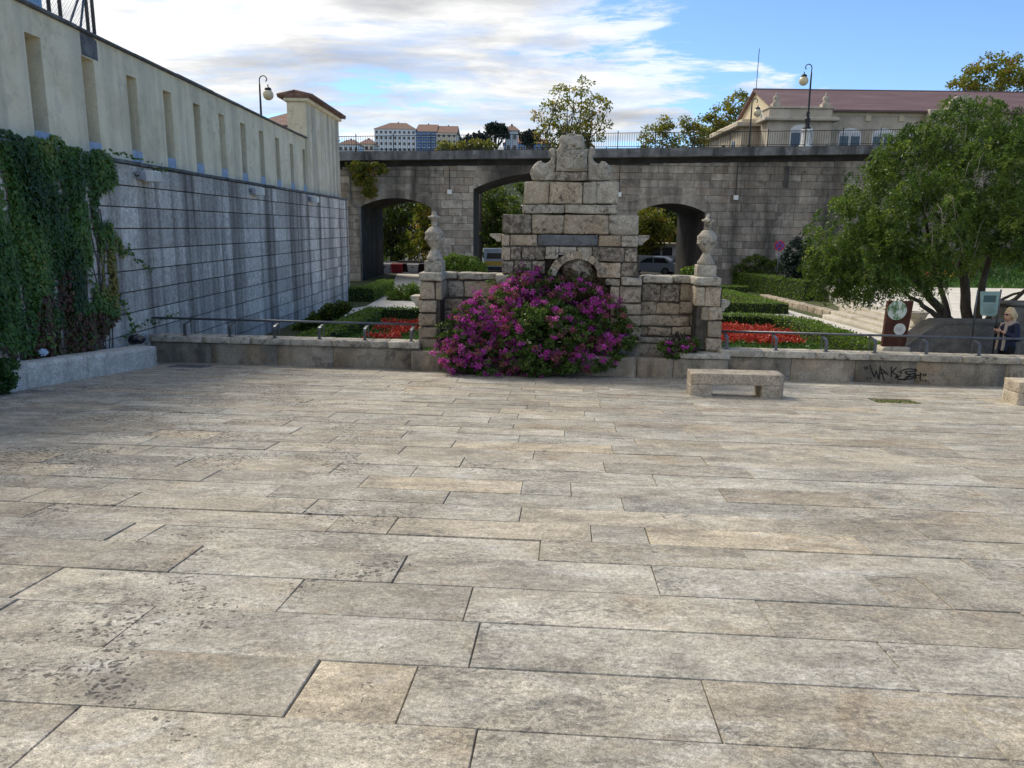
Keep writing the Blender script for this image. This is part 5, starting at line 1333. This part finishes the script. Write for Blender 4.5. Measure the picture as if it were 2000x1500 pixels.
# ---- flower beds
def bed(label, poly, seed, red, low, base_y):
    rng = np.random.default_rng(seed); cx = sum(p[0] for p in poly)/len(poly); cy = sum(p[1] for p in poly)/len(poly)
    t = thing('flower_bed', label, 'flower bed', (cx, cy, ground_z(cy)))
    mb = MB(); mb.add([(x, y, ground_z(y)+.03) for x, y in poly]+[(x, y, ground_z(y)-.1) for x, y in poly], [tuple(range(len(poly)))]+[(i, (i+1) % len(poly), len(poly)+(i+1) % len(poly), len(poly)+i) for i in range(len(poly))]); mb.build('soil', M['soil'], t)
    def inside(x, y):
        c = False
        for i in range(len(poly)):
            (x0, y0), (x1, y1) = poly[i], poly[i-1]
            if (y0 > y) != (y1 > y) and x < (x1-x0)*(y-y0)/(y1-y0)+x0: c = not c
        return c
    xs = [p[0] for p in poly]; ys = [p[1] for p in poly]
    P = []
    while len(P) < low: 
        x, y = rng.uniform(min(xs), max(xs)), rng.uniform(min(ys), max(ys))
        if inside(x, y): P.append((x, y))
    P = np.array(P); isr = np.array([red(x, y, mnoise.noise(Vector((x*.9, y*.6, seed)))) for x, y in P])
    hh = np.array([.13+.1*mnoise.noise(Vector((x*1.3, y*1.3, 5))) for x, y in P])
    z = np.array([ground_z(y) for x, y in P])+.04+np.clip(hh, .03, .4)*rng.random(len(P))**.5
    Q = np.stack([P[:, 0], P[:, 1], z], 1); D = rng.normal(size=Q.shape)*.8; D[:, 2] += .5
    quads('foliage', leafquads(Q, D, .11, .06, rng), M['leaf_low'], t, np.clip(rng.normal(size=len(Q))*.22+.45, 0, 1))
    F = Q[isr].copy(); F = F[rng.random(len(F)) < .62]; k = 2
    F = np.repeat(F, k, 0)+rng.normal(size=(len(F)*k, 3))*np.array([.05, .05, .03]); F[:, 2] += .14+.05*rng.random(len(F))
    D = rng.normal(size=F.shape)*.5; D[:, 2] += .8
    quads('blossom', leafquads(F, D, .085, .055, rng), M['red'], t, rng.random(len(F)))
bed('red flower bed inside the left clipped hedge', [(-5.0, 18.5), (-1.9, 18.5), (-2.0, 27.2), (-4.6, 27.2)], 1, lambda x, y, n: n*.9+.16-abs(x+3.5)*.34-(.5 if y < 21.4 else 0)-(.5 if y > 25.6 else 0)-(.55 if x < -4.3 else 0) > -.08, 7500, 0)
bed('red flower bed inside the right curving hedge', [(4.6, 18.3), (8.6, 18.3), (8.9, 25.6), (8.5, 26.3), (5.0, 26.4)], 2, lambda x, y, n: n*.6+.3-(.9 if y < 21.6 else 0)-(.6 if y > 25.3 else 0)-max(0, x-8.1)*1.2 > -.1, 9500, 0)

# ================================================================== RIGHT TERRACE, STEPS
def terrace():
    zt = -1.1
    mb = MB(); poly = [(13.75, 22.0), (40, 15.9), (44, 41), (16.5, 41), (14.2, 31.2)]
    mb.prism([(x, y) for x, y in poly], -2.0, zt, 'Z'); tag(fixn(mb.build('terrace', M['path'])), kind='structure')
    t = thing('garden_steps', 'pale stone garden steps climbing to the right terrace', 'steps', (12.6, 25, ground_z(25)))
    for k in range(4):
        x = 12.35+k*.36; MB().rstone((x, 21.2-k*.2, -2.0), (x+.5, 30.6+k*.12, ground_z(25)+.135*(k+1)-.01*k), .02, .012, 8, k).build('step', M['step'], t, True)
    w = thing('garden_wall', 'low stone garden wall running back from the steps', 'wall', (12.6, 34, ground_z(34)))
    y = 31.3; rng = random.Random(3)
    for row in range(1):
        y = 31.25+row*.3
        while y < 40:
            L = rng.uniform(.6, 1.1); z = ground_z(y)+row*.27
            MB().rstone((12.9, y, z-.05), (13.35, y+L-.012, z+.26), .025, .015, 4, y).build('stone', M['mon'], w, True); y += L
    mb = MB(); nx, ny = 14, 10; P = []
    for j in range(ny):
        for i in range(nx):
            x, y = 20.5+i*1.9, 40.4+j*1.1; P.append((x, y, -1.12+.18*j+.05*mnoise.noise(Vector((x, y, 0)))))
    mb.v = P; mb.f = [(j*nx+i, j*nx+i+1, (j+1)*nx+i+1, (j+1)*nx+i) for j in range(ny-1) for i in range(nx-1)]
    m, g = newmat('lawn'); pos = g.n('ShaderNodeNewGeometry').outputs['Position']; n1 = g.noise(pos, 9, 6, .7)
    finish(g, g.ramp(n1, [(.3, (.03, .06, .012)), (.7, (.07, .12, .025))]), .9, n1, .8, .05); tag(mb.build('grass_bank', m), kind='structure')
    rg = np.random.default_rng(16); nn = 16000; gx, gy = rg.uniform(20.5, 44, nn), rg.uniform(40.4, 50.2, nn)
    gP = np.stack([gx, gy, -1.1+.1636*(gy-40.4)+.05], 1); gD = rg.normal(size=(nn, 3))*.5; gD[:, 2] += 1
    gt = np.clip(.3+.6*np.array([mnoise.noise(Vector((x*.5, y*.5, 3))) for x, y in zip(gx, gy)])+rg.normal(size=nn)*.15, 0, 1)
    tag(quads('grass', leafquads(gP, gD, .3, .07, rg), M['leaf_low'], None, gt), 'rough green grass on the bank beyond the terrace', 'grass', kind='stuff')
    rng = np.random.default_rng(6)
    for lab, u, v, c in (('patch of red flowers on the grass bank seen through the tree, upper', 1812, 514, 'red'), ('patch of red flowers on the grass bank seen through the tree, lower', 1808, 542, 'red'), ('patch of yellow flowers on the grass bank right of the red ones', 1845, 536, 'orange')):
        p = at(u, v, 46 if v < 530 else 43.2); t = thing('flower_patch', lab, 'flower bed', (p.x, p.y, p.z-.3)); n = 700 if c == 'red' else 160
        P = np.array(p)+rng.normal(size=(n, 3))*np.array([.42, .35, .12]); D = rng.normal(size=(n, 3)); D[:, 2] += .6
        quads('blossom', leafquads(P, D, .12, .08, rng), M[c], t, rng.random(n))
        P = np.array(p)+rng.normal(size=(n, 3))*np.array([.5, .45, .12])-np.array([0, 0, .2]); quads('foliage', leafquads(P, D, .14, .07, rng), M['leaf_low'], t, rng.random(n))
terrace()
def wedge():
    t = thing('sloping_wall', 'dark grey stone wall with a sloping left end beyond the right railing', 'wall', (10, 17.3, -1.6))
    Y = 17.3; P = [at(u, v, Y) for u, v in ((1752, 692), (1832, 637), (1845, 632))]; xr = at(1996, 634, Y).x; zt = P[2].z
    prof = [(P[0].x, -1.8), (P[0].x, P[0].z-.05), (P[1].x, P[1].z), (P[2].x, zt), (xr, zt), (xr, -1.8)]
    fixn(MB().prism(prof, Y, Y+.55).build('wall', M['wedge'], t))
    fixn(MB().prism([(P[0].x, P[0].z-.045), (P[1].x, P[1].z+.003), (P[2].x, zt+.003), (xr+.03, zt+.003), (xr+.03, zt+.06), (P[2].x-.04, zt+.06), (P[1].x-.05, P[1].z+.05), (P[0].x-.07, P[0].z)], Y-.03, Y+.6).build('coping', M['wedge'], t))
    u = thing('gate_pier', 'dark stone block at the right edge behind the woman', 'wall', (12.5, 18.2, -1.6)); a = at(1976, 597, 18.2)
    MB().rstone((a.x, 18.2, -1.8), (a.x+2.2, 18.9, a.z), .02, .01, 6, 5).build('wall', M['wedge'], u, True)
    MB().rstone((a.x-.06, 18.14, a.z+.002), (a.x+2.26, 18.96, a.z+.07), .015, .006, 5, 6).build('coping', M['wedge'], u, True)
wedge()
# ---- rusty information stele with two discs
def stele():
    Y = 17.0; a, b = at(1723, 676, Y), at(1770, 676, Y); top = at(1752, 588, Y).z; t = thing('information_stele', 'rust brown steel stele with a large and a small pale disc', 'sign', (a.x, Y, a.z-.12))
    s = .07; x0, x1 = a.x, b.x; z0 = a.z
    fixn(MB().prism([(x0, z0), (x1-.02, z0), (x1+.055, top), (x0+.03, top)], Y, Y+.09).build('panel', M['corten'], t))
    MB().rstone((x0-.04, Y-.12, z0-.6), (x1+.04, Y+.3, z0-.002), .02, .01, 5, 4).build('plinth', M['step'], t, True)
    def disc(u, v, r, name, m):
        c = at(u, v, Y-.005); rr = r*Y/FPX
        return MB().prism([(c.x+rr*math.cos(2*math.pi*k/32), c.z+rr*math.sin(2*math.pi*k/32)) for k in range(32)], Y-.012, Y-.002).build(name, m, t)
    mm, g = newmat('reflection_disc'); pos = g.n('ShaderNodeNewGeometry').outputs['Position']; n1 = g.noise(g.scalev(pos, (5, 5, 3)), 1.6, 4, .6)  # mirror disc: its green and pale reflection painted in as noise
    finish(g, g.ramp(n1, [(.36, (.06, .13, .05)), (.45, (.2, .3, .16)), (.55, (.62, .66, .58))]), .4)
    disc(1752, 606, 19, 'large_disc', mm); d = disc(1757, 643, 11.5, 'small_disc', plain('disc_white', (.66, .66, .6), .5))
    c = at(1757, 643, Y-.02); mb = MB()
    for k, w in enumerate((.05, .07, .06, .045)):
        mb.box((c.x-w, Y-.0145, c.z+.03-k*.022), (c.x+w, Y-.0125, c.z+.036-k*.022))
    mb.build('print', plain('grey_print', (.25, .25, .24), .6), t)
stele()
# ---- leaning glass notice frame on two posts
def notice():
    Y = 16.9; t = thing('notice_board', 'green tinted notice panel in a leaning metal frame behind the railing', 'sign', (at(1900, 690, Y).x, Y, -1.6))
    L = [at(1896, 700, Y), at(1905, 600, Y), at(1910, 568, Y)]; Rr = [at(1938, 700, Y), at(1950, 600, Y), at(1955, 568, Y)]
    for P in (L, Rr): MB().tube([P[0]-Vector((0, 0, .35)), P[1], P[2]+Vector((0, 0, .03))], .018, 8).build('post', M['rail'], t, True)
    a, b, c, d = at(1913, 616, Y), at(1946, 618, Y), at(1952, 569, Y), at(1914, 569, Y)
    mm, g = newmat('green_notice'); pos = g.n('ShaderNodeNewGeometry').outputs['Position']
    finish(g, g.ramp(g.noise(pos, 7, 4, .6), [(.3, (.2, .33, .31)), (.7, (.3, .42, .40))]), .15, spec=.6)
    pts = [(a.x+.03, a.z), (b.x-.05, b.z), (b.x, b.z+.06), (c.x, c.z), (d.x, d.z), (a.x, a.z+.05)]
    fixn(MB().prism(pts, Y-.02, Y-.005).build('panel', mm, t))
    e, f = at(1919, 590, Y), at(1945, 577, Y); MB().box((e.x, Y-.024, e.z), (f.x, Y-.0205, f.z)).build('picture', plain('dark_picture', (.05, .10, .11), .3), t)
    mb = MB()
    for k in range(7):
        e = at(1919, 594+k*2.6, Y); mb.box((e.x, Y-.023, e.z-.004), (e.x+.24+.03*((k*37) % 3), Y-.0205, e.z+.004))
    mb.build('text_lines', plain('notice_text', (.12, .2, .2), .5), t)
notice()
p = at(1790, 634, 25); U = thing('urn_planter', 'low round stone garden urn beside the steps', 'urn', (p.x, 25, -1.15))
MB().lathe([(.2, 0), (.2, .06), (.1, .12), (.11, .18), (.24, .3), (.3, .45), (.33, .47), (.33, .52), (.27, .52), (.2, .42)], (p.x, 25, p.z-.1), 20).build('bowl', M['cap'], U, True)
MB().rstone((p.x-.24, 24.76, -1.8), (p.x+.24, 25.24, p.z-.098), .02, .01, 4, 3).build('plinth', M['step'], U, True)

# ---- no parking sign
def sign():
    Y = 45.2; c = at(1522, 480, Y); t = thing('traffic_sign', 'round blue no stopping sign with red rim by the viaduct', 'sign', (c.x, Y, ground_z(Y)))
    MB().tube([(c.x, Y, ground_z(Y)-.1), (c.x, Y, c.z+.3)], .035, 8).build('post', M['rail'], t, True)
    def disc(r, y0, y1, m, name): MB().prism([(c.x+r*math.cos(2*math.pi*k/28), c.z+r*math.sin(2*math.pi*k/28)) for k in range(28)], y0, y1).build(name, m, t)
    red = plain('sign_red', (.45, .02, .03), .4); disc(.3, Y-.06, Y-.045, red, 'rim'); disc(.235, Y-.066, Y-.061, plain('sign_blue', (.03, .06, .32), .4), 'face')
    for s_ in (1, -1): MB().add([(c.x+x*.7071-s_*z*.7071, y, c.z+s_*x*.7071+z*.7071) for y in (Y-.071, Y-.067) for x, z in ((-.25, -.035), (.25, -.035), (.25, .035), (-.25, .035))], [(0, 1, 2, 3), (7, 6, 5, 4)]).build('bar', red, t)
sign()

# ================================================================== THROUGH THE ARCHES
def vehicle(name, label, cat, X, Y, L, W, H, col, rz, van=False):
    z0 = ground_z(Y)+.02; t = thing(name, label, cat, (0, 0, 0), rz); t.location = (X, Y, z0)
    body = plain(name+'_paint', col, .3, .06, 3, spec=.6); hl, hw = L/2, W/2
    if van: side = [(-hl, .3), (hl, .3), (hl, .95), (hl-.15, 1.1), (hl-.75, H-.25), (hl-1.0, H-.03), (-hl+.1, H), (-hl, H-.15)]
    else: side = [(-hl, .32), (hl, .32), (hl, .72), (hl-.25, .86), (hl-1.2, .98), (hl-1.9, H-.06), (hl-2.3, H), (-hl+.9, H-.02), (-hl+.25, 1.0), (-hl, .9)]
    fixn(MB().prism(side, -hw, hw).build('body', body, t))
    if van:
        wins = [[(hl-.85, 1.15), (hl-1.65, 1.15), (hl-1.65, H-.3), (hl-1.15, H-.3)], [(hl-1.8, 1.15), (-hl+.3, 1.15), (-hl+.3, H-.3), (hl-1.8, H-.3)]]
    else: wins = [[(hl-1.25, .98), (hl-2.35, .98), (hl-2.35, H-.1), (hl-1.95, H-.1)], [(hl-2.45, .98), (-hl+.55, .98), (-hl+.95, H-.1), (hl-2.45, H-.1)]]
    for w in wins:
        for s_ in (-1, 1): fixn(MB().prism(w, s_*hw-.006+s_*.008, s_*hw+.006+s_*.008).build('side_window', M['glass'], t))
    fz0, fz1 = (1.12, H-.28) if van else (1.0, H-.08); fx0, fx1 = (hl-.12, hl-.78) if van else (hl-1.15, hl-1.88)
    MB().add([(fx0+.02, -hw*.85, fz0), (fx0+.02, hw*.85, fz0), (fx1+.04, hw*.78, fz1), (fx1+.04, -hw*.78, fz1)], [(0, 1, 2, 3)]).build('windscreen', M['glass'], t)
    rx0, rx1 = (-hl-.01, -hl-.0) if van else (-hl+.27, -hl+.86)
    MB().add([(rx0-.015, -hw*.8, fz0+.05), (rx0-.015, hw*.8, fz0+.05), (rx1-.02, hw*.74, fz1-.05), (rx1-.02, -hw*.74, fz1-.05)], [(0, 3, 2, 1)]).build('rear_window', M['glass'], t)
    tyre = plain('tyre', (.015, .015, .016), .8)
    for x in (-hl*.62, hl*.62):
        for s_ in (-1, 1):
            w = MB().tube([(x, s_*(hw-.2), .31), (x, s_*(hw+.015), .31)], .31, 18).build('wheel', tyre, t)
            MB().tube([(x, s_*(hw+.016), .31), (x, s_*(hw+.026), .31)], .19, 14).build('rim', M['rail'], w)
    for s_ in (-1, 1):
        MB().cbox((hl-.03, s_*hw*.72-.18, .62), (hl+.025, s_*hw*.72+.18, .8), .01).build('headlight', M['white'], t)
        MB().cbox((-hl-.025, s_*hw*.82-.09, .65), (-hl+.02, s_*hw*.82+.09, .98), .01).build('tail_light', plain('tail_red', (.4, .02, .02), .3), t)
    MB().cbox((-hl-.06, -hw*.92, .3), (-hl-.002, hw*.92, .55), .02).build('bumper', M['iron'], t); MB().cbox((hl+.002, -hw*.92, .3), (hl+.06, hw*.92, .55), .02).build('bumper', M['iron'], t)
    return t, hl, hw
p = at(966, 528, 64); t, hl, hw = vehicle('delivery_van', 'pale van with a yellow band across its rear in the middle arch', 'van', p.x, 64, 4.6, 1.9, 1.95, (.36, .43, .52), R(94), True)
MB().cbox((-hl-.03, -hw, .62), (-hl-.004, hw, 1.0), .004).build('rear_band', plain('van_yellow', (.62, .38, .03), .4), t)
p = at(1272, 532, 63.5); vehicle('parked_car', 'grey blue parked car seen through the left of the right arch', 'car', p.x, 63.5, 4.2, 1.75, 1.45, (.25, .31, .42), R(158))
p = at(1332, 532, 65); vehicle('parked_car', 'paler blue parked car seen through the right of the right arch', 'car', p.x, 65, 4.2, 1.75, 1.5, (.38, .45, .6), R(150))
def kiosk():
    Y = 72; a, b = at(1246, 500, Y), at(1322, 478, Y); t = thing('kiosk', 'white kiosk with dark windows and green corner behind the parked cars', 'kiosk', (a.x, Y, -1.9))
    MB().box((a.x, Y, -1.9), (b.x, Y+3, b.z)).build('wall', M['white'], t)
    MB().cbox((a.x-.2, Y-.4, b.z+.002), (b.x+.2, Y+3.2, b.z+.14), .02).build('roof', M['cream'], t)
    for k, x in enumerate((a.x+.95, a.x+2.25)): MB().box((x, Y-.03, a.z-.0), (x+(1.1, .9)[k], Y-.003, b.z-.25)).build('window', M['glass'], t)
    MB().box((a.x+.02, Y-.04, -1.9), (a.x+.4, Y-.004, b.z-.1)).build('green_panel', plain('kiosk_green', (.12, .42, .3), .5), t)
    f = thing('corrugated_fence', 'low corrugated metal hoarding in front of the kiosk', 'fence', (a.x, 68.5, -1.9)); x = at(1240, 500, 68.5).x; zt = at(1290, 499, 68.5).z
    pts = []
    for k in range(120): pts.append((x+k*.04, 68.5+.03*math.sin(k*1.3)))
    MB().add([(px_, py_, z_) for z_ in (-1.9, zt) for px_, py_ in pts], [(i, i+1, 121+i-1+1, 120+i) for i in range(119)]).build('sheet', plain('zinc_sheet', (.42, .44, .46), .5, .2, 2, .3), f)
    for k in range(4): MB().box((x+.1+k*1.5, 68.56, -1.9), (x+.18+k*1.5, 68.64, zt)).build('post', M['rail'], f)
kiosk()
def bins():
    for lab, u, col in (('white plastic crate bin in the left arch', 754, (.6, .6, .6)), ('red plastic crate bin between two white ones in the left arch', 776, (.38, .02, .035)), ('white plastic crate bin right of the red one', 807, (.6, .61, .62))):
        Y = 61.5; p = at(u, 556, Y); t = thing('storage_bin', lab, 'bin', (p.x, Y, ground_z(Y)+.02), group='bins under the left arch'); z = ground_z(Y)+.02; w = .42; m = plain('bin_plastic', col, .45, .08)
        MB().add([(p.x+sx_*w*f, Y+sy*.3*f, zz_) for f, zz_ in ((.84, z), (1, z+.62)) for sx_, sy in ((-1, -1), (1, -1), (1, 1), (-1, 1))], [(0, 3, 2, 1), (4, 5, 6, 7), (0, 1, 5, 4), (1, 2, 6, 5), (2, 3, 7, 6), (3, 0, 4, 7)]).build('tub', m, t)
        MB().cbox((p.x-w-.04, Y-.34, z+.622), (p.x+w+.04, Y+.34, z+.7), .015).build('lid', m, t); MB().cbox((p.x-.08, Y-.36, z+.42), (p.x+.08, Y-.29, z+.5), .01).build('handle', M['iron'], t)
    t = thing('market_stall', 'dark open stall with a black awning behind the bins', 'stall', (at(790, 555, 63).x, 63, -1.9)); a, b = at(752, 515, 63), at(838, 516, 63); z = ground_z(63)
    MB().cbox((a.x, 62.6, a.z-.06), (b.x, 66, a.z+.06), .02).build('awning', M['iron'], t); MB().box((a.x+.1, 65.8, z), (b.x-.1, 65.95, a.z-.06)).build('back_panel', M['iron'], t)
    for x in (a.x+.08, b.x-.08): MB().tube([(x, 62.75, z), (x, 62.75, a.z-.06)], .03, 6).build('post', M['iron'], t)
    MB().box((a.x+.9, 64, z), (b.x-.3, 64.6, z+.85)).build('counter', plain('stall_wood', (.07, .05, .04), .7), t)
    q = at(757, 535, 62.2); s = thing('poster_stand', 'small standing board with a purple picture left of the stall', 'sign', (q.x, 62.2, z)); MB().cbox((q.x-.35, 62.2, z), (q.x+.35, 62.26, q.z+.55), .01).build('board', plain('board_violet', (.26, .2, .33), .5, .5, 3), s); MB().cbox((q.x-.4, 62.15, z-.01), (q.x+.4, 62.5, z+.06), .01).build('foot', M['iron'], s)
bins()

# ================================================================== LITTER
def litter():
    p = at(267, 667, 15.35); t = thing('rubbish_bag', 'shiny black rubbish bag lying in the corner beside the parapet', 'bag', p)
    mb = MB().ball((p.x, p.y, p.z+.04), (.17, .14, .1), 22, 14); mb.v = [(x+.05*mnoise.noise(Vector((x*9, y*9, z*9))), y+.05*mnoise.noise(Vector((x*9, y*9+4, z*9))), z+.05*mnoise.noise(Vector((x*11, y*9, z*9+7)))) for x, y, z in mb.v]
    bk = plain('black_plastic', (.012, .013, .016), .18, .1, spec=.6); mb.build('sack', bk, t, True); MB().tube([(p.x-.1, p.y, p.z+.04), (p.x-.22, p.y-.05, p.z), (p.x-.38, p.y-.06, p.z-.03)], [.06, .03, .012], 7).build('neck', bk, t, True)
    p = at(85, 688, 12.2); t = thing('crumpled_wrapper', 'crumpled pale blue plastic wrapper on the granite ledge', 'litter', p); mb = MB().ball((p.x, p.y, p.z+.0), (.06, .06, .05), 12, 9)
    mb.v = [(x+.05*mnoise.noise(Vector((x*30, y*30, z*30))), y+.05*mnoise.noise(Vector((x*30, y*30+4, z*30))), z+.04*mnoise.noise(Vector((x*30+8, y*30, z*30)))) for x, y, z in mb.v]; mb.build('wrapper', plain('pale_blue_plastic', (.5, .6, .75), .35), t)
litter()

# ================================================================== PERSON
def person():
    Y = 16.55; head = at(1966, 605, Y); Xp = at(1968, 650, Y).x; z0 = head.z-1.66
    t = thing('person', 'woman in a navy jacket and pale scarf looking at a phone behind the railing', 'person', (Xp, Y, z0), R(14))
    BASE[t.name] = Vector((0, 0, 0))           # parts in her own frame: facing -X, z up from the ground
    rm = lambda o, v, it=6: (setattr(o.modifiers.new('remesh', 'REMESH'), 'voxel_size', v), setattr(o.modifiers.new('smooth', 'SMOOTH'), 'iterations', it), [setattr(p_, 'use_smooth', True) for p_ in o.data.polygons], setattr(o.modifiers['remesh'], 'use_smooth_shade', True))
    # body: head, neck, trunk, limbs and hands as one surface
    b = MB()
    b.ball((-.035, 0, 1.545), (.088, .074, .112), 20, 14)                      # skull
    b.ball((-.075, 0, 1.495), (.055, .055, .065), 16, 10)                      # jaw
    b.tube([(-.118, 0, 1.56), (-.14, 0, 1.525), (-.118, 0, 1.512)], [.012, .019, .014], 8)     # nose
    b.tube([(-.108, -.022, 1.482), (-.117, 0, 1.484), (-.108, .022, 1.482)], .0125, 6)       # lips
    for s_ in (-1, 1): b.ball((-.02, s_*.075, 1.54), (.022, .012, .034), 8, 6)  # ears
    b.tube([(-.01, 0, 1.48), (.015, 0, 1.4), (.02, 0, 1.32)], [.05, .052, .07], 12)
    b.tube([(.02, 0, 1.38), (.02, 0, 1.3), (.01, 0, 1.1), (.02, 0, .95), (.03, 0, .84)], [(.07, .09), (.1, .17), (.1, .14), (.11, .16), (.1, .15)], 14)
    for s_ in (-1, 1):
        b.tube([(.03, s_*.085, .86), (.015, s_*.09, .46), (.03, s_*.09, .08)], [.085, .058, .04], 10)
        b.tube([(.05, s_*.09, .05), (-.06, s_*.095, .035), (-.14, s_*.1, .03)], [.04, .038, .03], 8)
        el = (.02, s_*.235, 1.06) if s_ < 0 else (-.02, .21, 1.05); wr = (-.22, s_*.07, 1.20)
        b.tube([(.025, s_*.17, 1.34), el], [.052, .042], 10); b.tube([el, wr], [.042, .026], 10)
        # palm, four curled fingers of unequal length and a thumb
        hx, hy, hz = -.255, s_*.045, 1.222
        b.ball((hx, hy, hz), (.042, .022, .036), 12, 8)
        for q, ln in enumerate((.062, .07, .066, .052)):
            zq = hz+.026-q*.018; b.tube([(hx-.02, hy, zq), (hx-.02-ln*.55, hy-s_*.002, zq+.006), (hx-.02-ln*.8, hy-s_*.022, zq+.01), (hx-.02-ln*.7, hy-s_*.04, zq+.008)], [.0095, .009, .008, .007], 6)
        b.tube([(hx+.012, hy-s_*.008, hz+.024), (hx-.012, hy-s_*.022, hz+.05), (hx-.035, hy-s_*.03, hz+.055)], [.011, .0095, .008], 6)
    o = b.build('body', M['skin'], t); rm(o, .0075, 4)
    navy = plain('navy_jacket_cloth', (.012, .018, .05), .75, .3, 30); j = MB()
    j.tube([(.02, 0, 1.36), (.02, 0, 1.3), (.015, 0, 1.1), (.025, 0, .92), (.03, 0, .78)], [(.1, .13), (.125, .2), (.13, .175), (.14, .19), (.14, .2)], 18)
    for s_ in (-1, 1):
        el = (.02, s_*.235, 1.06) if s_ < 0 else (-.02, .21, 1.05); wr = (-.17, s_*.105, 1.165)
        j.ball((.025, s_*.175, 1.335), (.072, .066, .066), 12, 8); j.tube([(.025, s_*.175, 1.335), el], [.072, .068], 12); j.ball(el, .069, 12, 8); j.tube([el, wr], [.068, .05], 12)
    o = j.build('jacket', navy, t); rm(o, .012)
    tr = MB()
    for s_ in (-1, 1): tr.tube([(.03, s_*.075, .9), (.02, s_*.09, .48), (.03, s_*.092, .09)], [.115, .082, .068], 12)
    o = tr.build('trousers', plain('black_trousers', (.008, .009, .014), .85, .3, 30), t); rm(o, .014)
    for s_ in (-1, 1): MB().rstone((-.16, s_*.095-.045, 0), (.09, s_*.095+.045, .1), .035, .0, 6, 1).build('shoe', plain('dark_shoe', (.02, .018, .016), .5), t, True)
    sc = MB(); beige = plain('beige_scarf_cloth', (.42, .34, .28), .9, .35, 40)
    sc.tube([(-.03, 0, 1.42), (0, 0, 1.385), (.01, 0, 1.345)], [(.085, .095), (.115, .135), (.12, .17)], 16)
    for s_ in (-1, 1): sc.tube([(-.09, s_*.06, 1.38), (-.135, s_*.07, 1.2), (-.14, s_*.075, 1.02), (-.15, s_*.08, .88), (-.165, s_*.08, .78)], [(.03, .055), (.026, .05), (.022, .045), (.02, .045), (.018, .04)], 10)
    sc.tube([(.06, -.1, 1.38), (.1, -.12, 1.3), (.13, -.1, 1.2)], [.06, .07, .05], 10); sc.tube([(.06, .1, 1.38), (.1, .12, 1.3), (.13, .1, 1.2)], [.06, .07, .05], 10)
    o = sc.build('scarf', beige, t); rm(o, .012, 4)
    h = MB(); h.ball((.01, 0, 1.585), (.112, .108, .11), 20, 14); h.ball((.07, 0, 1.53), (.09, .105, .115), 16, 10); h.ball((.06, 0, 1.43), (.07, .095, .08), 14, 8); h.tube([(-.075, 0, 1.628), (-.02, 0, 1.665), (.05, 0, 1.65)], [.05, .062, .06], 10)
    for s_ in (-1, 1): h.tube([(-.05, s_*.07, 1.61), (-.02, s_*.092, 1.54), (.01, s_*.088, 1.46)], [.025, .03, .022], 8)
    h.v = [(x, y, z) for x, y, z in h.v if True]
    o = h.build('hair', stone('blonde_hair', (.40, .29, .16), (.56, .44, .27), (.7, .58, .4), 22, stretch=(1, 1, .35), vary=.0, bump=.6), t); rm(o, .011, 3)
    gl = MB()
    for s_ in (-1, 1):
        gl.ball((-.122, s_*.034, 1.562), (.012, .03, .022), 12, 8); gl.tube([(-.118, s_*.06, 1.568), (-.03, s_*.085, 1.562)], .005, 5)
    gl.tube([(-.128, -.012, 1.57), (-.128, .012, 1.57)], .005, 5); gl.build('sunglasses', plain('sunglass_black', (.012, .01, .012), .15, spec=.7), t, True)
    t.rotation_euler = (0, 0, R(12))
    ph = thing('phone', 'dark mobile phone held up by the woman', 'phone', (0, 0, 0)); mw = Matrix.Translation((Xp, Y, z0)) @ Matrix.Rotation(R(12), 4, 'Z') @ Matrix.Translation((-.295, 0, 1.26)) @ Matrix.Rotation(R(-35), 4, 'Y')
    ph.matrix_world = mw; MB().cbox((-.006, -.042, -.078), (.006, .042, .078), .003).build('case', plain('phone_black', (.015, .015, .018), .3), ph); MB().box((.0062, -.037, -.07), (.0075, .037, .07)).build('screen', plain('phone_screen', (.03, .035, .045), .08, spec=.6), ph)
person()
